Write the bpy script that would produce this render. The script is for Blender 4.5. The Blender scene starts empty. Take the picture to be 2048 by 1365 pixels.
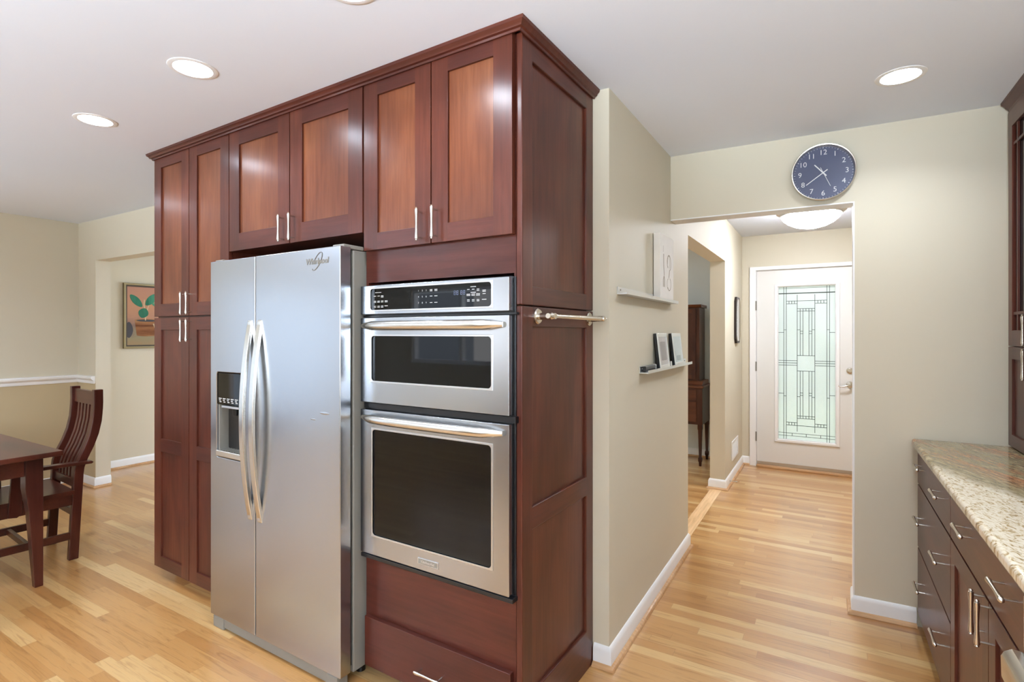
import bpy, bmesh, math, random
from math import sin, cos, pi, radians, atan, hypot
from mathutils import Vector, Matrix

S = bpy.context.scene
COL = S.collection
random.seed(7)

# ------------------------------------------------------------------ camera
F_PX, HORIZON = 1060.0, 666.0
YAW = atan(631 / 1060)                       # camera looks this far left of +Y
cam_d = bpy.data.cameras.new('camera')
cam_d.sensor_width = 36.0
cam_d.lens = F_PX / 2048 * 36.0
cam_d.shift_y = (HORIZON - 682.5) / 2048
cam_d.clip_start = 0.02
cam = bpy.data.objects.new('camera', cam_d)
COL.objects.link(cam)
cam.location = (0, 0, 1.43)
cam.rotation_euler = (pi / 2, 0, YAW)
S.camera = cam

# ------------------------------------------------------------------ view + world
S.view_settings.view_transform = 'Standard'
S.view_settings.look = 'None'
S.view_settings.gamma = 1.0
S.view_settings.use_curve_mapping = False
S.view_settings.exposure = 0.12
S.cycles.use_denoising = True
S.cycles.max_bounces = 10
S.cycles.diffuse_bounces = 6
S.cycles.glossy_bounces = 5
S.cycles.transmission_bounces = 8
S.cycles.transparent_max_bounces = 10
S.cycles.sample_clamp_indirect = 6.0
S.cycles.caustics_reflective = False
S.cycles.caustics_refractive = False

w = bpy.data.worlds.new('daylight')
S.world = w
w.use_nodes = True
wn = w.node_tree.nodes; wl = w.node_tree.links
wn.clear()
wo = wn.new('ShaderNodeOutputWorld'); wb = wn.new('ShaderNodeBackground')
wt = wn.new('ShaderNodeTexCoord'); wsep = wn.new('ShaderNodeSeparateXYZ'); wr = wn.new('ShaderNodeValToRGB')
wl.new(wt.outputs['Generated'], wsep.inputs[0]); wl.new(wsep.outputs['Z'], wr.inputs[0])
wr.color_ramp.elements[0].position = 0.0; wr.color_ramp.elements[0].color = (0.97, 0.98, 1.0, 1)
wr.color_ramp.elements[1].position = 0.6; wr.color_ramp.elements[1].color = (0.72, 0.83, 1.0, 1)
wl.new(wr.outputs[0], wb.inputs[0]); wl.new(wb.outputs[0], wo.inputs[0])
wb.inputs['Strength'].default_value = 4.0

LAMP_EMIT = 55.0         # glow of the recessed lamp lenses
LAMP_W = 6.2             # light thrown down by each recessed lamp, watts
ENTRY_EMIT = 76.0         # glowing bowl of the entry lamp
DAY_W = 60.0             # daylight entering per window, watts
CEIL = 2.475

def daylight(name, loc, rot, sx, sy, power, color=(0.76, 0.88, 1.0)):
    d = bpy.data.lights.new(name, 'AREA'); d.shape = 'RECTANGLE'; d.size = sx; d.size_y = sy
    d.energy = power; d.color = color
    o = bpy.data.objects.new(name, d); COL.objects.link(o)
    o.location = loc; o.rotation_euler = rot
    return o
# daylight through the glazed openings of the south wall and the living room,
# plus added area lights just inside the openings, tilted up to brighten the ceiling
SUP = (0.72, 0.86, 1.0)
daylight('daylight_patio', (-6.24, -1.50, 1.07), (radians(90), 0, radians(-90)), 1.9, 2.0, 5, (0.70, 0.85, 1.0))
daylight('daylight_kitchen_window', (-1.75, -2.66, 1.50), (radians(-90), 0, pi), 1.3, 1.0, 3.5)
daylight('daylight_sink_window', (0.25, -2.66, 1.50), (radians(-90), 0, pi), 1.1, 1.0, 4)
daylight('daylight_living_window', (-3.9, 6.44, 1.35), (radians(90), 0, pi), 2.4, 1.5, 120)
daylight('daylight_side_window', (1.10, -1.20, 1.50), (radians(90), 0, radians(90)), 1.3, 1.0, 78)
def ceiling_fill(name, loc, sx, sy, power, tilt=45, rz=0.0):
    o = daylight(name, loc, (radians(90 + tilt), 0, rz), sx, sy, power, SUP)
    o.data.spread = radians(84); return o
ceiling_fill('ceiling_fill_dining', (-4.50, -2.54, 1.50), 1.6, 0.8, 90)
ceiling_fill('ceiling_fill_kitchen', (-1.75, -2.54, 1.50), 1.2, 0.8, 100)
ceiling_fill('ceiling_fill_sink', (0.25, -2.54, 1.50), 1.0, 0.8, 165)
ceiling_fill('ceiling_fill_living', (-3.9, 6.30, 1.1), 2.2, 1.0, 55, rz=pi)

# ------------------------------------------------------------------ materials
def lin(c):
    return tuple(((v / 255) / 12.92 if v / 255 <= 0.04045 else ((v / 255 + 0.055) / 1.055) ** 2.4) for v in c) + (1.0,)

class N:
    """tiny node-graph helper"""
    def __init__(s, name):
        s.m = bpy.data.materials.new(name); s.m.use_nodes = True
        s.t = s.m.node_tree; s.t.nodes.clear()
        s.out = s.t.nodes.new('ShaderNodeOutputMaterial')
    def n(s, typ, **kw):
        nd = s.t.nodes.new('ShaderNode' + typ)
        for k, v in kw.items(): setattr(nd, k, v)
        return nd
    def l(s, a, b): s.t.links.new(a, b)
    def bsdf(s, color=None, rough=0.5, metal=0.0, **kw):
        b = s.n('BsdfPrincipled')
        if color is not None: b.inputs['Base Color'].default_value = color
        b.inputs['Roughness'].default_value = rough
        b.inputs['Metallic'].default_value = metal
        for k, v in kw.items(): b.inputs[k.replace('_', ' ')].default_value = v
        s.l(b.outputs[0], s.out.inputs[0])
        return b
    def coord(s, scale=(1, 1, 1), which='Object', loc=(0, 0, 0), rot=(0, 0, 0)):
        c = s.n('TexCoord'); mp = s.n('Mapping')
        mp.inputs['Scale'].default_value = scale; mp.inputs['Location'].default_value = loc; mp.inputs['Rotation'].default_value = rot
        s.l(c.outputs[which], mp.inputs[0]); return mp.outputs[0]
    def noise(s, vec, scale=5, detail=4, rough=0.5, dist=0.0):
        q = s.n('TexNoise'); s.l(vec, q.inputs['Vector'])
        q.inputs['Scale'].default_value = scale; q.inputs['Detail'].default_value = detail
        q.inputs['Roughness'].default_value = rough; q.inputs['Distortion'].default_value = dist
        return q
    def ramp(s, fac, stops):
        r = s.n('ValToRGB'); e = r.color_ramp.elements
        while len(e) < len(stops): e.new(0.5)
        for i, (p, c) in enumerate(stops): e[i].position = p; e[i].color = c
        s.l(fac, r.inputs[0]); return r.outputs[0]
    def mix(s, fac, a, b, mode='MIX'):
        q = s.n('Mix', data_type='RGBA', blend_type=mode)
        for sock, v in ((q.inputs[0], fac), (q.inputs[6], a), (q.inputs[7], b)):
            if hasattr(v, 'links') or hasattr(v, 'is_output'): s.l(v, sock)
            else: sock.default_value = v
        return q.outputs[2]
    def math(s, op, a, b=None):
        q = s.n('Math', operation=op)
        for i, v in enumerate((a, b)):
            if v is None: continue
            if hasattr(v, 'is_output'): s.l(v, q.inputs[i])
            else: q.inputs[i].default_value = v
        return q.outputs[0]
    def bump(s, b, h, strength=0.1, dist=0.002):
        q = s.n('Bump'); q.inputs['Strength'].default_value = strength; q.inputs['Distance'].default_value = dist
        s.l(h, q.inputs['Height']); s.l(q.outputs[0], b.inputs['Normal'])

def plain(name, rgb, rough=0.5, metal=0.0, **kw):
    m = N(name); b = m.bsdf(lin(rgb), rough, metal, **kw)
    nz = m.noise(m.coord((1, 1, 1)), 18, 3)
    c = lin(rgb); d = tuple(v * 0.93 for v in c[:3]) + (1,)
    m.l(m.mix(nz.outputs[0], d, c), b.inputs['Base Color'])
    return m.m

def paint(name, rgb, rough=0.6):
    m = N(name); b = m.bsdf(lin(rgb), rough)
    v = m.coord((1, 1, 1))
    big = m.noise(v, 0.9, 2); fine = m.noise(v, 160, 2)
    c = lin(rgb); d = tuple(x * 0.965 for x in c[:3]) + (1,)
    m.l(m.mix(big.outputs[0], d, c), b.inputs['Base Color'])
    m.bump(b, fine.outputs[0], 0.06, 0.001)
    b.inputs['Specular IOR Level'].default_value = 0.35
    return m.m

def wood(name, dark, mid, light, grain='z', rough=0.42, coat=0.5, scale=1.0, coat_rough=0.24, panel=False):
    m = N(name); b = m.bsdf(None, rough)
    sc = {'z': (22, 22, 1.3), 'x': (1.3, 22, 22), 'y': (22, 1.3, 22)}[grain]
    sc = tuple(v * scale for v in sc)
    oi = m.n('ObjectInfo')
    c = m.n('TexCoord'); add = m.n('VectorMath', operation='ADD'); rnd = m.n('VectorMath', operation='SCALE')
    comb = m.n('CombineXYZ')
    for i in range(3): m.l(oi.outputs['Random'], comb.inputs[i])
    m.l(comb.outputs[0], rnd.inputs[0]); rnd.inputs['Scale'].default_value = 17.0
    m.l(c.outputs['Object'], add.inputs[0]); m.l(rnd.outputs[0], add.inputs[1])
    mp = m.n('Mapping'); mp.inputs['Scale'].default_value = sc; m.l(add.outputs[0], mp.inputs[0])
    mp2 = m.n('Mapping'); mp2.inputs['Scale'].default_value = tuple(max(1.2, v * 0.16) for v in sc); m.l(add.outputs[0], mp2.inputs[0])
    fine = m.noise(mp.outputs[0], 3.0, 6, 0.6, 0.4)
    blotch = m.noise(mp2.outputs[0], 1.2, 3, 0.5, 0.6)
    c1 = m.ramp(blotch.outputs[0], [(0.30, lin(dark)), (0.5, lin(mid)), (0.72, lin(light))])
    c2 = m.ramp(fine.outputs[0], [(0.35, (0.80, 0.78, 0.76, 1)), (0.6, (1, 1, 1, 1))])
    m.l(m.mix(1.0, c1, c2, 'MULTIPLY'), b.inputs['Base Color'])
    b.inputs['Specular IOR Level'].default_value = 0.10; b.inputs['Coat Weight'].default_value = coat; b.inputs['Coat Roughness'].default_value = coat_rough
    m.bump(b, fine.outputs[0], 0.04, 0.0006)
    return m.m

def metal(name, rgb, rough=0.28, brush='x', aniso=0.0, amp=0.05):
    m = N(name); b = m.bsdf(lin(rgb), rough, 1.0)
    sc = {'x': (1.5, 200, 420), 'z': (420, 200, 1.5), 'n': (60, 60, 60)}[brush]
    nz = m.noise(m.coord(sc), 1.0, 3)
    r = m.n('MapRange'); m.l(nz.outputs[0], r.inputs[0])
    r.inputs[3].default_value = rough - amp * 0.5; r.inputs[4].default_value = rough + amp * 0.5
    m.l(r.outputs[0], b.inputs['Roughness'])
    if brush != 'n': pass
    return m.m

def floor_mat():
    m = N('oak_strip_floor'); b = m.bsdf(None, 0.30)
    c = m.n('TexCoord'); sep = m.n('SeparateXYZ'); m.l(c.outputs['Object'], sep.inputs[0])
    X, Y = sep.outputs[0], sep.outputs[1]
    W, L = 0.058, 0.85
    row = m.math('FLOOR', m.math('DIVIDE', Y, W))
    wn1 = m.n('TexWhiteNoise', noise_dimensions='1D'); m.l(row, wn1.inputs['W'])
    xs = m.math('ADD', X, m.math('MULTIPLY', wn1.outputs['Value'], 7.3))
    colf = m.math('FLOOR', m.math('DIVIDE', xs, L))
    cv = m.n('CombineXYZ'); m.l(row, cv.inputs[0]); m.l(colf, cv.inputs[1])
    wn2 = m.n('TexWhiteNoise', noise_dimensions='2D'); m.l(cv.outputs[0], wn2.inputs['Vector'])
    tone = m.ramp(wn2.outputs['Value'], [(0.0, lin((170, 120, 68))), (0.15, lin((180, 132, 78))), (0.45, lin((188, 141, 86))),
                                         (0.75, lin((193, 148, 93))), (0.92, lin((203, 164, 110))), (1.0, lin((209, 173, 121)))])
    # grain, shifted per board
    sh = m.n('CombineXYZ'); m.l(m.math('MULTIPLY', wn2.outputs['Value'], 31.0), sh.inputs[2])
    va = m.n('VectorMath', operation='ADD'); m.l(c.outputs['Object'], va.inputs[0]); m.l(sh.outputs[0], va.inputs[1])
    mp = m.n('Mapping'); mp.inputs['Scale'].default_value = (1.6, 26, 1); m.l(va.outputs[0], mp.inputs[0])
    g = m.noise(mp.outputs[0], 2.2, 6, 0.62, 1.2)
    gcol = m.ramp(g.outputs[0], [(0.3, (0.72, 0.64, 0.56, 1)), (0.5, (1, 1, 1, 1)), (0.75, (1.0, 0.93, 0.86, 1))])
    base = m.mix(1.0, tone, gcol, 'MULTIPLY')
    # seams
    fy = m.math('FRACT', m.math('DIVIDE', Y, W)); fx = m.math('FRACT', m.math('DIVIDE', xs, L))
    sy = m.math('LESS_THAN', fy, 0.018); sx = m.math('LESS_THAN', fx, 0.0018)
    seam = m.math('MAXIMUM', sy, sx)
    base2 = m.mix(m.math('MULTIPLY', seam, 0.42), base, lin((120, 78, 45)))
    m.l(base2, b.inputs['Base Color'])
    rr = m.n('MapRange'); m.l(g.outputs[0], rr.inputs[0]); rr.inputs[3].default_value = 0.24; rr.inputs[4].default_value = 0.36
    m.l(rr.outputs[0], b.inputs['Roughness'])
    b.inputs['Coat Weight'].default_value = 0.65; b.inputs['Coat Roughness'].default_value = 0.17
    m.bump(b, m.math('SUBTRACT', 1.0, seam), 0.25, 0.0008)
    return m.m

def granite_mat():
    m = N('granite'); b = m.bsdf(None, 0.09)
    rot = m.coord((1, 1, 1), rot=(0, 0, radians(-20.4)))          # streaks drift across the slab
    def stretched(sx, sy, sz=1):
        q = m.n('Mapping'); q.inputs['Scale'].default_value = (sx, sy, sz); m.l(rot, q.inputs[0]); return q.outputs[0]
    sp = m.n('SeparateXYZ'); m.l(rot, sp.inputs[0])
    wob = m.noise(stretched(6, 2.2), 1.0, 4, 0.6, 0.5)
    fine = m.noise(stretched(95, 17), 1.0, 6, 0.68, 0.8)
    vein = m.noise(stretched(13, 2.2), 1.0, 5, 0.6, 0.8)
    fleck = m.noise(stretched(84, 34), 1.0, 4, 0.62, 1.4)
    black = m.noise(stretched(95, 60), 1.0, 3, 0.5, 0.6)
    cream = m.ramp(fleck.outputs[0], [(0.30, lin((116, 92, 58))), (0.40, lin((176, 150, 108))), (0.47, lin((220, 206, 180))), (0.62, lin((232, 222, 204))), (0.75, lin((204, 182, 142)))])
    tan = m.ramp(fine.outputs[0], [(0.30, lin((84, 74, 52))), (0.43, lin((128, 114, 84))), (0.55, lin((158, 144, 112))), (0.72, lin((184, 170, 140)))])
    rust = m.ramp(fine.outputs[0], [(0.30, lin((96, 60, 40))), (0.46, lin((152, 98, 66))), (0.62, lin((188, 146, 108)))])
    edge = m.math('ADD', m.math('MULTIPLY', m.math('ADD', sp.outputs[0], 0.255), 14.0), m.math('MULTIPLY', m.math('SUBTRACT', wob.outputs[0], 0.5), 3.4))
    cl1 = m.n('Clamp'); m.l(edge, cl1.inputs[0])
    rs = m.math('MULTIPLY', m.math('SUBTRACT', vein.outputs[0], 0.47), 9.0); rs2 = m.math('MULTIPLY', m.math('ADD', sp.outputs[0], 0.17), 9.0)
    c1_ = m.n('Clamp'); m.l(rs, c1_.inputs[0]); c2_ = m.n('Clamp'); m.l(rs2, c2_.inputs[0])
    back = m.mix(m.math('MULTIPLY', c1_.outputs[0], c2_.outputs[0]), tan, rust)
    col = m.mix(cl1.outputs[0], cream, back)
    bk = m.ramp(black.outputs[0], [(0.0, (1, 1, 1, 1)), (0.71, (1, 1, 1, 1)), (0.76, (0.20, 0.16, 0.14, 1))])
    m.l(m.mix(1.0, col, bk, 'MULTIPLY'), b.inputs['Base Color'])
    return m.m

def emit(name, rgb, strength):
    m = N(name); e = m.n('Emission'); e.inputs[0].default_value = lin(rgb); e.inputs[1].default_value = strength
    m.l(e.outputs[0], m.out.inputs[0]); return m.m

def pane_mat(name, refl=0.06):
    m = N(name); t = m.n('BsdfTransparent'); g = m.n('BsdfGlossy'); g.inputs['Roughness'].default_value = 0.03
    fr = m.n('LayerWeight'); fr.inputs[0].default_value = 0.35
    f = m.math('ADD', m.math('MULTIPLY', fr.outputs['Fresnel'], 0.5), refl * 0.3)
    mx = m.n('MixShader'); m.l(f, mx.inputs[0]); m.l(t.outputs[0], mx.inputs[1]); m.l(g.outputs[0], mx.inputs[2])
    m.l(mx.outputs[0], m.out.inputs[0]); return m.m

def leaded_glass_mat():
    """obscure glass: clear-ish frosted with a wavy relief"""
    m = N('obscure_glass')
    rf = m.n('BsdfRefraction'); rf.inputs['Roughness'].default_value = 0.22; rf.inputs['IOR'].default_value = 1.12
    rf.inputs['Color'].default_value = (0.97, 0.98, 0.96, 1)
    tl = m.n('BsdfTranslucent'); tl.inputs['Color'].default_value = (0.95, 0.95, 0.93, 1)
    df = m.n('BsdfPrincipled'); df.inputs['Base Color'].default_value = (0.74, 0.78, 0.75, 1); df.inputs['Roughness'].default_value = 0.2
    nz = m.noise(m.coord((70, 70, 70)), 1.0, 2)
    bp = m.n('Bump'); bp.inputs['Strength'].default_value = 0.7; bp.inputs['Distance'].default_value = 0.003
    m.l(nz.outputs[0], bp.inputs['Height'])
    for q in (rf, df): m.l(bp.outputs[0], q.inputs['Normal'])
    m1 = m.n('MixShader'); m1.inputs[0].default_value = 0.55; m.l(rf.outputs[0], m1.inputs[1]); m.l(tl.outputs[0], m1.inputs[2])
    m2 = m.n('MixShader'); m2.inputs[0].default_value = 0.25; m.l(m1.outputs[0], m2.inputs[1]); m.l(df.outputs[0], m2.inputs[2])
    m.l(m2.outputs[0], m.out.inputs[0]); return m.m

MAT = dict(
    wall=paint('wall_paint', (206, 198, 178)),
    dado=paint('dado_paint', (186, 169, 136)),
    greywall=paint('grey_wall_paint', (208, 212, 210)),
    ceiling=paint('ceiling_paint', (227, 233, 244), 0.8),
    white=paint('white_trim_paint', (236, 236, 236), 0.35),
    doorwhite=paint('door_paint', (222, 221, 217), 0.4),
    floor=floor_mat(),
    oak=wood('oak_moulding', (178, 134, 92), (196, 154, 112), (208, 170, 130), 'x', 0.35, 0.2),
    cherry=wood('cherry_vertical', (68, 31, 21), (82, 39, 27), (96, 49, 34)),
    cherry_h=wood('cherry_horizontal', (64, 29, 22), (76, 35, 26), (88, 43, 31), 'x'),
    cherry_y=wood('cherry_horizontal_side', (64, 29, 22), (76, 35, 26), (88, 43, 31), 'y'),
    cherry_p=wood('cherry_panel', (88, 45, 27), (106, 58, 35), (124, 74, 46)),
    mission=wood('mission_wood', (50, 22, 16), (66, 29, 21), (82, 38, 27), 'z', 0.28, 0.4),
    mission_h=wood('mission_wood_flat', (52, 24, 17), (70, 32, 22), (88, 42, 29), 'x', 0.28, 0.4),
    antique=wood('antique_mahogany', (52, 28, 20), (72, 40, 28), (92, 54, 38), 'z', 0.35, 0.3),
    antique_h=wood('antique_mahogany_flat', (66, 36, 24), (92, 52, 34), (112, 68, 44), 'x', 0.35, 0.3),
    granite=granite_mat(),
    steel=metal('brushed_steel', (184, 188, 194), 0.26, 'x', amp=0.02),
    steel_v=metal('brushed_steel_side', (150, 144, 136), 0.30, 'x'),
    steel_h=metal('steel_handle', (222, 220, 214), 0.24, 'n', amp=0.04),
    nickel=metal('satin_nickel', (214, 208, 198), 0.24, 'n', amp=0.05),
    greymetal=plain('grey_enamel', (128, 124, 116), 0.45),
    chrome=metal('chrome', (225, 225, 225), 0.08, 'n', amp=0.02),
    black=plain('black_plastic', (16, 16, 18), 0.35),
    blackglass=plain('black_glass', (8, 8, 9), 0.03, Specular_IOR_Level=0.28),
    dark=plain('dark_recess', (30, 24, 20), 0.7),
    printed=plain('pale_printing', (205, 205, 205), 0.5),
    displayblue=plain('display_segments', (110, 120, 150), 0.4),
    alu=metal('brushed_aluminium', (222, 224, 226), 0.34, 'n', amp=0.05),
    canvas=plain('white_canvas', (236, 232, 226), 0.8),
    drawn=plain('grey_drawing', (150, 138, 120), 0.8),
    navy=plain('clock_dial', (66, 74, 108), 0.35),
    whiteplastic=plain('white_plastic', (240, 240, 240), 0.4),
    photo=plain('photo_print', (150, 150, 155), 0.4),
    mat_board=plain('mat_board', (244, 244, 246), 0.7),
    framegold=metal('champagne_frame', (150, 136, 104), 0.42, 'n'),
    framedark=plain('frame_dark', (70, 58, 42), 0.5),
    terracotta=None, mirror=metal('mirror_silver', (235, 235, 235), 0.03, 'n', amp=0.01),
    bronze=plain('dark_bronze', (48, 38, 34), 0.4, 0.6),
    lead=plain('lead_came', (52, 54, 52), 0.5, 0.2),
    obscure=leaded_glass_mat(), pane=pane_mat('clear_pane'),
    lamp=emit('lamp_lens', (226, 238, 255), LAMP_EMIT), bowl=emit('lamp_bowl', (240, 245, 255), ENTRY_EMIT),
    grass=plain('lawn_grass', (120, 140, 74), 0.9), leaf=plain('hedge_leaves', (86, 116, 56), 0.8),
    threshold=plain('door_threshold', (176, 160, 140), 0.4, 0.4),
)

# ------------------------------------------------------------------ mesh builder
class MB:
    def __init__(s): s.v = []; s.f = []; s.m = []; s.sm = []
    def add(s, verts, faces, mat=0, smooth=False):
        o = len(s.v); s.v += [tuple(p) for p in verts]
        for f in faces: s.f.append([o + i for i in f]); s.m.append(mat); s.sm.append(smooth)
        return s
    def box(s, x0, x1, y0, y1, z0, z1, mat=0):
        return s.mbox(lambda u, v, w: (u, w, v), x0, x1, z0, z1, y0, y1, mat)
    def mbox(s, M, u0, u1, v0, v1, w0, w1, mat=0):
        vs = [M(u, v, q) for q in (w0, w1) for v in (v0, v1) for u in (u0, u1)]
        return s.add(vs, [(0, 1, 3, 2), (4, 6, 7, 5), (0, 4, 5, 1), (2, 3, 7, 6), (0, 2, 6, 4), (1, 5, 7, 3)], mat)
    def mprism(s, M, poly, w0, w1, mat=0, smooth=False):
        n = len(poly)
        vs = [M(u, v, w0) for u, v in poly] + [M(u, v, w1) for u, v in poly]
        fs = [tuple(range(n)), tuple(range(2 * n - 1, n - 1, -1))]
        s.add(vs, fs, mat)
        o = len(s.v) - 2 * n
        for i in range(n):
            j = (i + 1) % n
            s.f.append([o + i, o + j, o + n + j, o + n + i]); s.m.append(mat); s.sm.append(smooth)
        return s
    def prism_z(s, poly, z0, z1, mat=0):
        return s.mprism(lambda u, v, q: (u, v, q), poly, z0, z1, mat)
    def tube(s, pts, r, seg=12, mat=0, cap=True, ell=None, up=None):
        P = [Vector(p) for p in pts]; n = len(P)
        rs = r if isinstance(r, (list, tuple)) else [r] * n
        vs = []
        prev = None
        for i in range(n):
            t = (P[min(i + 1, n - 1)] - P[max(i - 1, 0)]).normalized()
            if prev is None:
                ref = Vector(up) if up else (Vector((0, 0, 1)) if abs(t.z) < 0.9 else Vector((1, 0, 0)))
                a = t.cross(ref).normalized()
            else:
                a = (prev - t * prev.dot(t)).normalized()
            prev = a; b = t.cross(a).normalized()
            ea, eb = ell if ell else (1, 1)
            for k in range(seg):
                th = 2 * pi * k / seg
                vs.append(P[i] + a * (cos(th) * rs[i] * ea) + b * (sin(th) * rs[i] * eb))
        fs = []
        for i in range(n - 1):
            for k in range(seg):
                k2 = (k + 1) % seg
                fs.append((i * seg + k, i * seg + k2, (i + 1) * seg + k2, (i + 1) * seg + k))
        s.add(vs, fs, mat, True)
        if cap:
            o = len(s.v) - n * seg
            s.f.append([o + k for k in range(seg)][::-1]); s.m.append(mat); s.sm.append(False)
            s.f.append([o + (n - 1) * seg + k for k in range(seg)]); s.m.append(mat); s.sm.append(False)
        return s
    def lathe(s, prof, M, seg=32, mat=0, smooth=True):
        """prof = [(r, h)], M(x, y, h) maps to space"""
        vs = []; n = len(prof)
        for r, h in prof:
            for k in range(seg):
                th = 2 * pi * k / seg; vs.append(M(cos(th) * r, sin(th) * r, h))
        fs = []
        for i in range(n - 1):
            for k in range(seg):
                k2 = (k + 1) % seg
                fs.append((i * seg + k, i * seg + k2, (i + 1) * seg + k2, (i + 1) * seg + k))
        s.add(vs, fs, mat, smooth)
        o = len(s.v) - n * seg
        for i, flip in ((0, 1), (n - 1, 0)):
            if prof[i][0] > 1e-5:
                ring = [o + i * seg + k for k in range(seg)]
                s.f.append(ring[::-1] if flip else ring); s.m.append(mat); s.sm.append(False)
        return s
    def frame(s, M, us, vs_, w0, w1, holes, mat_of=None):
        """connected slab on a grid; cells in holes are left open"""
        nu, nv = len(us), len(vs_)
        idx = lambda i, j, k: k * nu * nv + j * nu + i
        V = [M(u, v, q) for q in (w0, w1) for v in vs_ for u in us]
        o = len(s.v); s.v += V
        solid = lambda i, j: 0 <= i < nu - 1 and 0 <= j < nv - 1 and (i, j) not in holes
        def put(f, m): s.f.append([o + a for a in f]); s.m.append(m); s.sm.append(False)
        for i in range(nu - 1):
            for j in range(nv - 1):
                if not solid(i, j): continue
                mt = mat_of(i, j) if mat_of else 0
                put((idx(i, j, 0), idx(i + 1, j, 0), idx(i + 1, j + 1, 0), idx(i, j + 1, 0)), mt)
                put((idx(i, j, 1), idx(i, j + 1, 1), idx(i + 1, j + 1, 1), idx(i + 1, j, 1)), mt)
                if not solid(i - 1, j): put((idx(i, j, 0), idx(i, j + 1, 0), idx(i, j + 1, 1), idx(i, j, 1)), mt)
                if not solid(i + 1, j): put((idx(i + 1, j, 0), idx(i + 1, j, 1), idx(i + 1, j + 1, 1), idx(i + 1, j + 1, 0)), mt)
                if not solid(i, j - 1): put((idx(i, j, 0), idx(i, j, 1), idx(i + 1, j, 1), idx(i + 1, j, 0)), mt)
                if not solid(i, j + 1): put((idx(i, j + 1, 0), idx(i + 1, j + 1, 0), idx(i + 1, j + 1, 1), idx(i, j + 1, 1)), mt)
        return s
    def plate_hole(s, M, u0, u1, v0, v1, a0, a1, b0, b1, r, w0, w1, mat=0, k=6, chamf=0.0):
        """rect plate with a rounded-rect hole; chamf = extra hole size at the front (w1)"""
        def loop(e):
            L = []
            for cx, cy, t0 in ((a1 + e - r, b1 + e - r, 0), (a0 - e + r, b1 + e - r, 90), (a0 - e + r, b0 - e + r, 180), (a1 + e - r, b0 - e + r, 270)):
                for i in range(k + 1):
                    t = radians(t0 + 90 * i / k); L.append((cx + r * cos(t), cy + r * sin(t)))
            return L
        Q = [(u1, v1), (u0, v1), (u0, v0), (u1, v0)]
        n = 4 * (k + 1); o = len(s.v)
        for q, e in ((w0, 0), (w1, chamf)):
            s.v += [M(u, v, q) for u, v in Q] + [M(u, v, q) for u, v in loop(e)]
        N_ = n + 4
        def put(f, sm=False): s.f.append([o + a for a in f]); s.m.append(mat); s.sm.append(sm)
        for L, fl in ((0, 1), (1, 0)):
            b = L * N_
            for c in range(4):
                for i in range(k):
                    f = (b + c, b + 4 + c * (k + 1) + i + 1, b + 4 + c * (k + 1) + i)
                    put(f if not fl else f[::-1])
                f = (b + c, b + (c + 1) % 4, b + 4 + ((c + 1) % 4) * (k + 1), b + 4 + c * (k + 1) + k)
                put(f if not fl else f[::-1])
        for c in range(4): put((c, (c + 1) % 4, N_ + (c + 1) % 4, N_ + c))
        for i in range(n):
            j = (i + 1) % n; put((4 + i, N_ + 4 + i, N_ + 4 + j, 4 + j), True)
        return s
    def sweep(s, prof, path, mat=0, closed=False):
        """prof [(out, up)] swept along a horizontal polyline path [(x, y)], mitred; out is to the RIGHT of travel"""
        n = len(path); P = [Vector(p) for p in path]; vs = []
        for i in range(n):
            def nr(a, b):
                d = (b - a).normalized(); return Vector((d.y, -d.x))
            if closed or 0 < i < n - 1:
                n1 = nr(P[i - 1], P[i]); n2 = nr(P[i], P[(i + 1) % n])
                m = (n1 + n2).normalized(); m = m / max(0.2, m.dot(n1))
            elif i == 0: m = nr(P[0], P[1])
            else: m = nr(P[-2], P[-1])
            for q, z in prof: vs.append((P[i].x + m.x * q, P[i].y + m.y * q, z))
        k = len(prof); fs = []
        for i in range(n if closed else n - 1):
            j = (i + 1) % n
            for a in range(k):
                b = (a + 1) % k
                fs.append((i * k + a, i * k + b, j * k + b, j * k + a))
        if not closed: fs += [tuple(range(k))[::-1], tuple(range((n - 1) * k, n * k))]
        return s.add(vs, fs, mat)
    def build(s, name, mats, parent=None, bevel=0.0, segs=2, org=None, angle=35):
        me = bpy.data.meshes.new(name)
        me.from_pydata([tuple(p) for p in s.v], [], s.f); me.update()
        for m in (mats if isinstance(mats, (list, tuple)) else [mats]): me.materials.append(m if not isinstance(m, str) else MAT[m])
        for p, mi, sm in zip(me.polygons, s.m, s.sm): p.material_index = mi
        bm = bmesh.new(); bm.from_mesh(me)
        bmesh.ops.remove_doubles(bm, verts=bm.verts, dist=1e-6)
        bmesh.ops.recalc_face_normals(bm, faces=bm.faces)
        bm.to_mesh(me); bm.free()
        for p in me.polygons: p.use_smooth = True
        try: me.set_sharp_from_angle(angle=radians(angle))
        except Exception: pass
        o = bpy.data.objects.new(name, me); COL.objects.link(o)
        if parent is not None:
            o.parent = parent
            off = root_of(parent).get('_o', (0, 0, 0))
        else: off = org or (0, 0, 0)
        if any(off):
            me.transform(Matrix.Translation((-off[0], -off[1], -off[2])))
            if parent is None: o.location = off
        if bevel:
            b = o.modifiers.new('bevel', 'BEVEL'); b.width = bevel; b.segments = segs; b.limit_method = 'ANGLE'; b.angle_limit = radians(40)
            b.harden_normals = True
        return o

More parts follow.
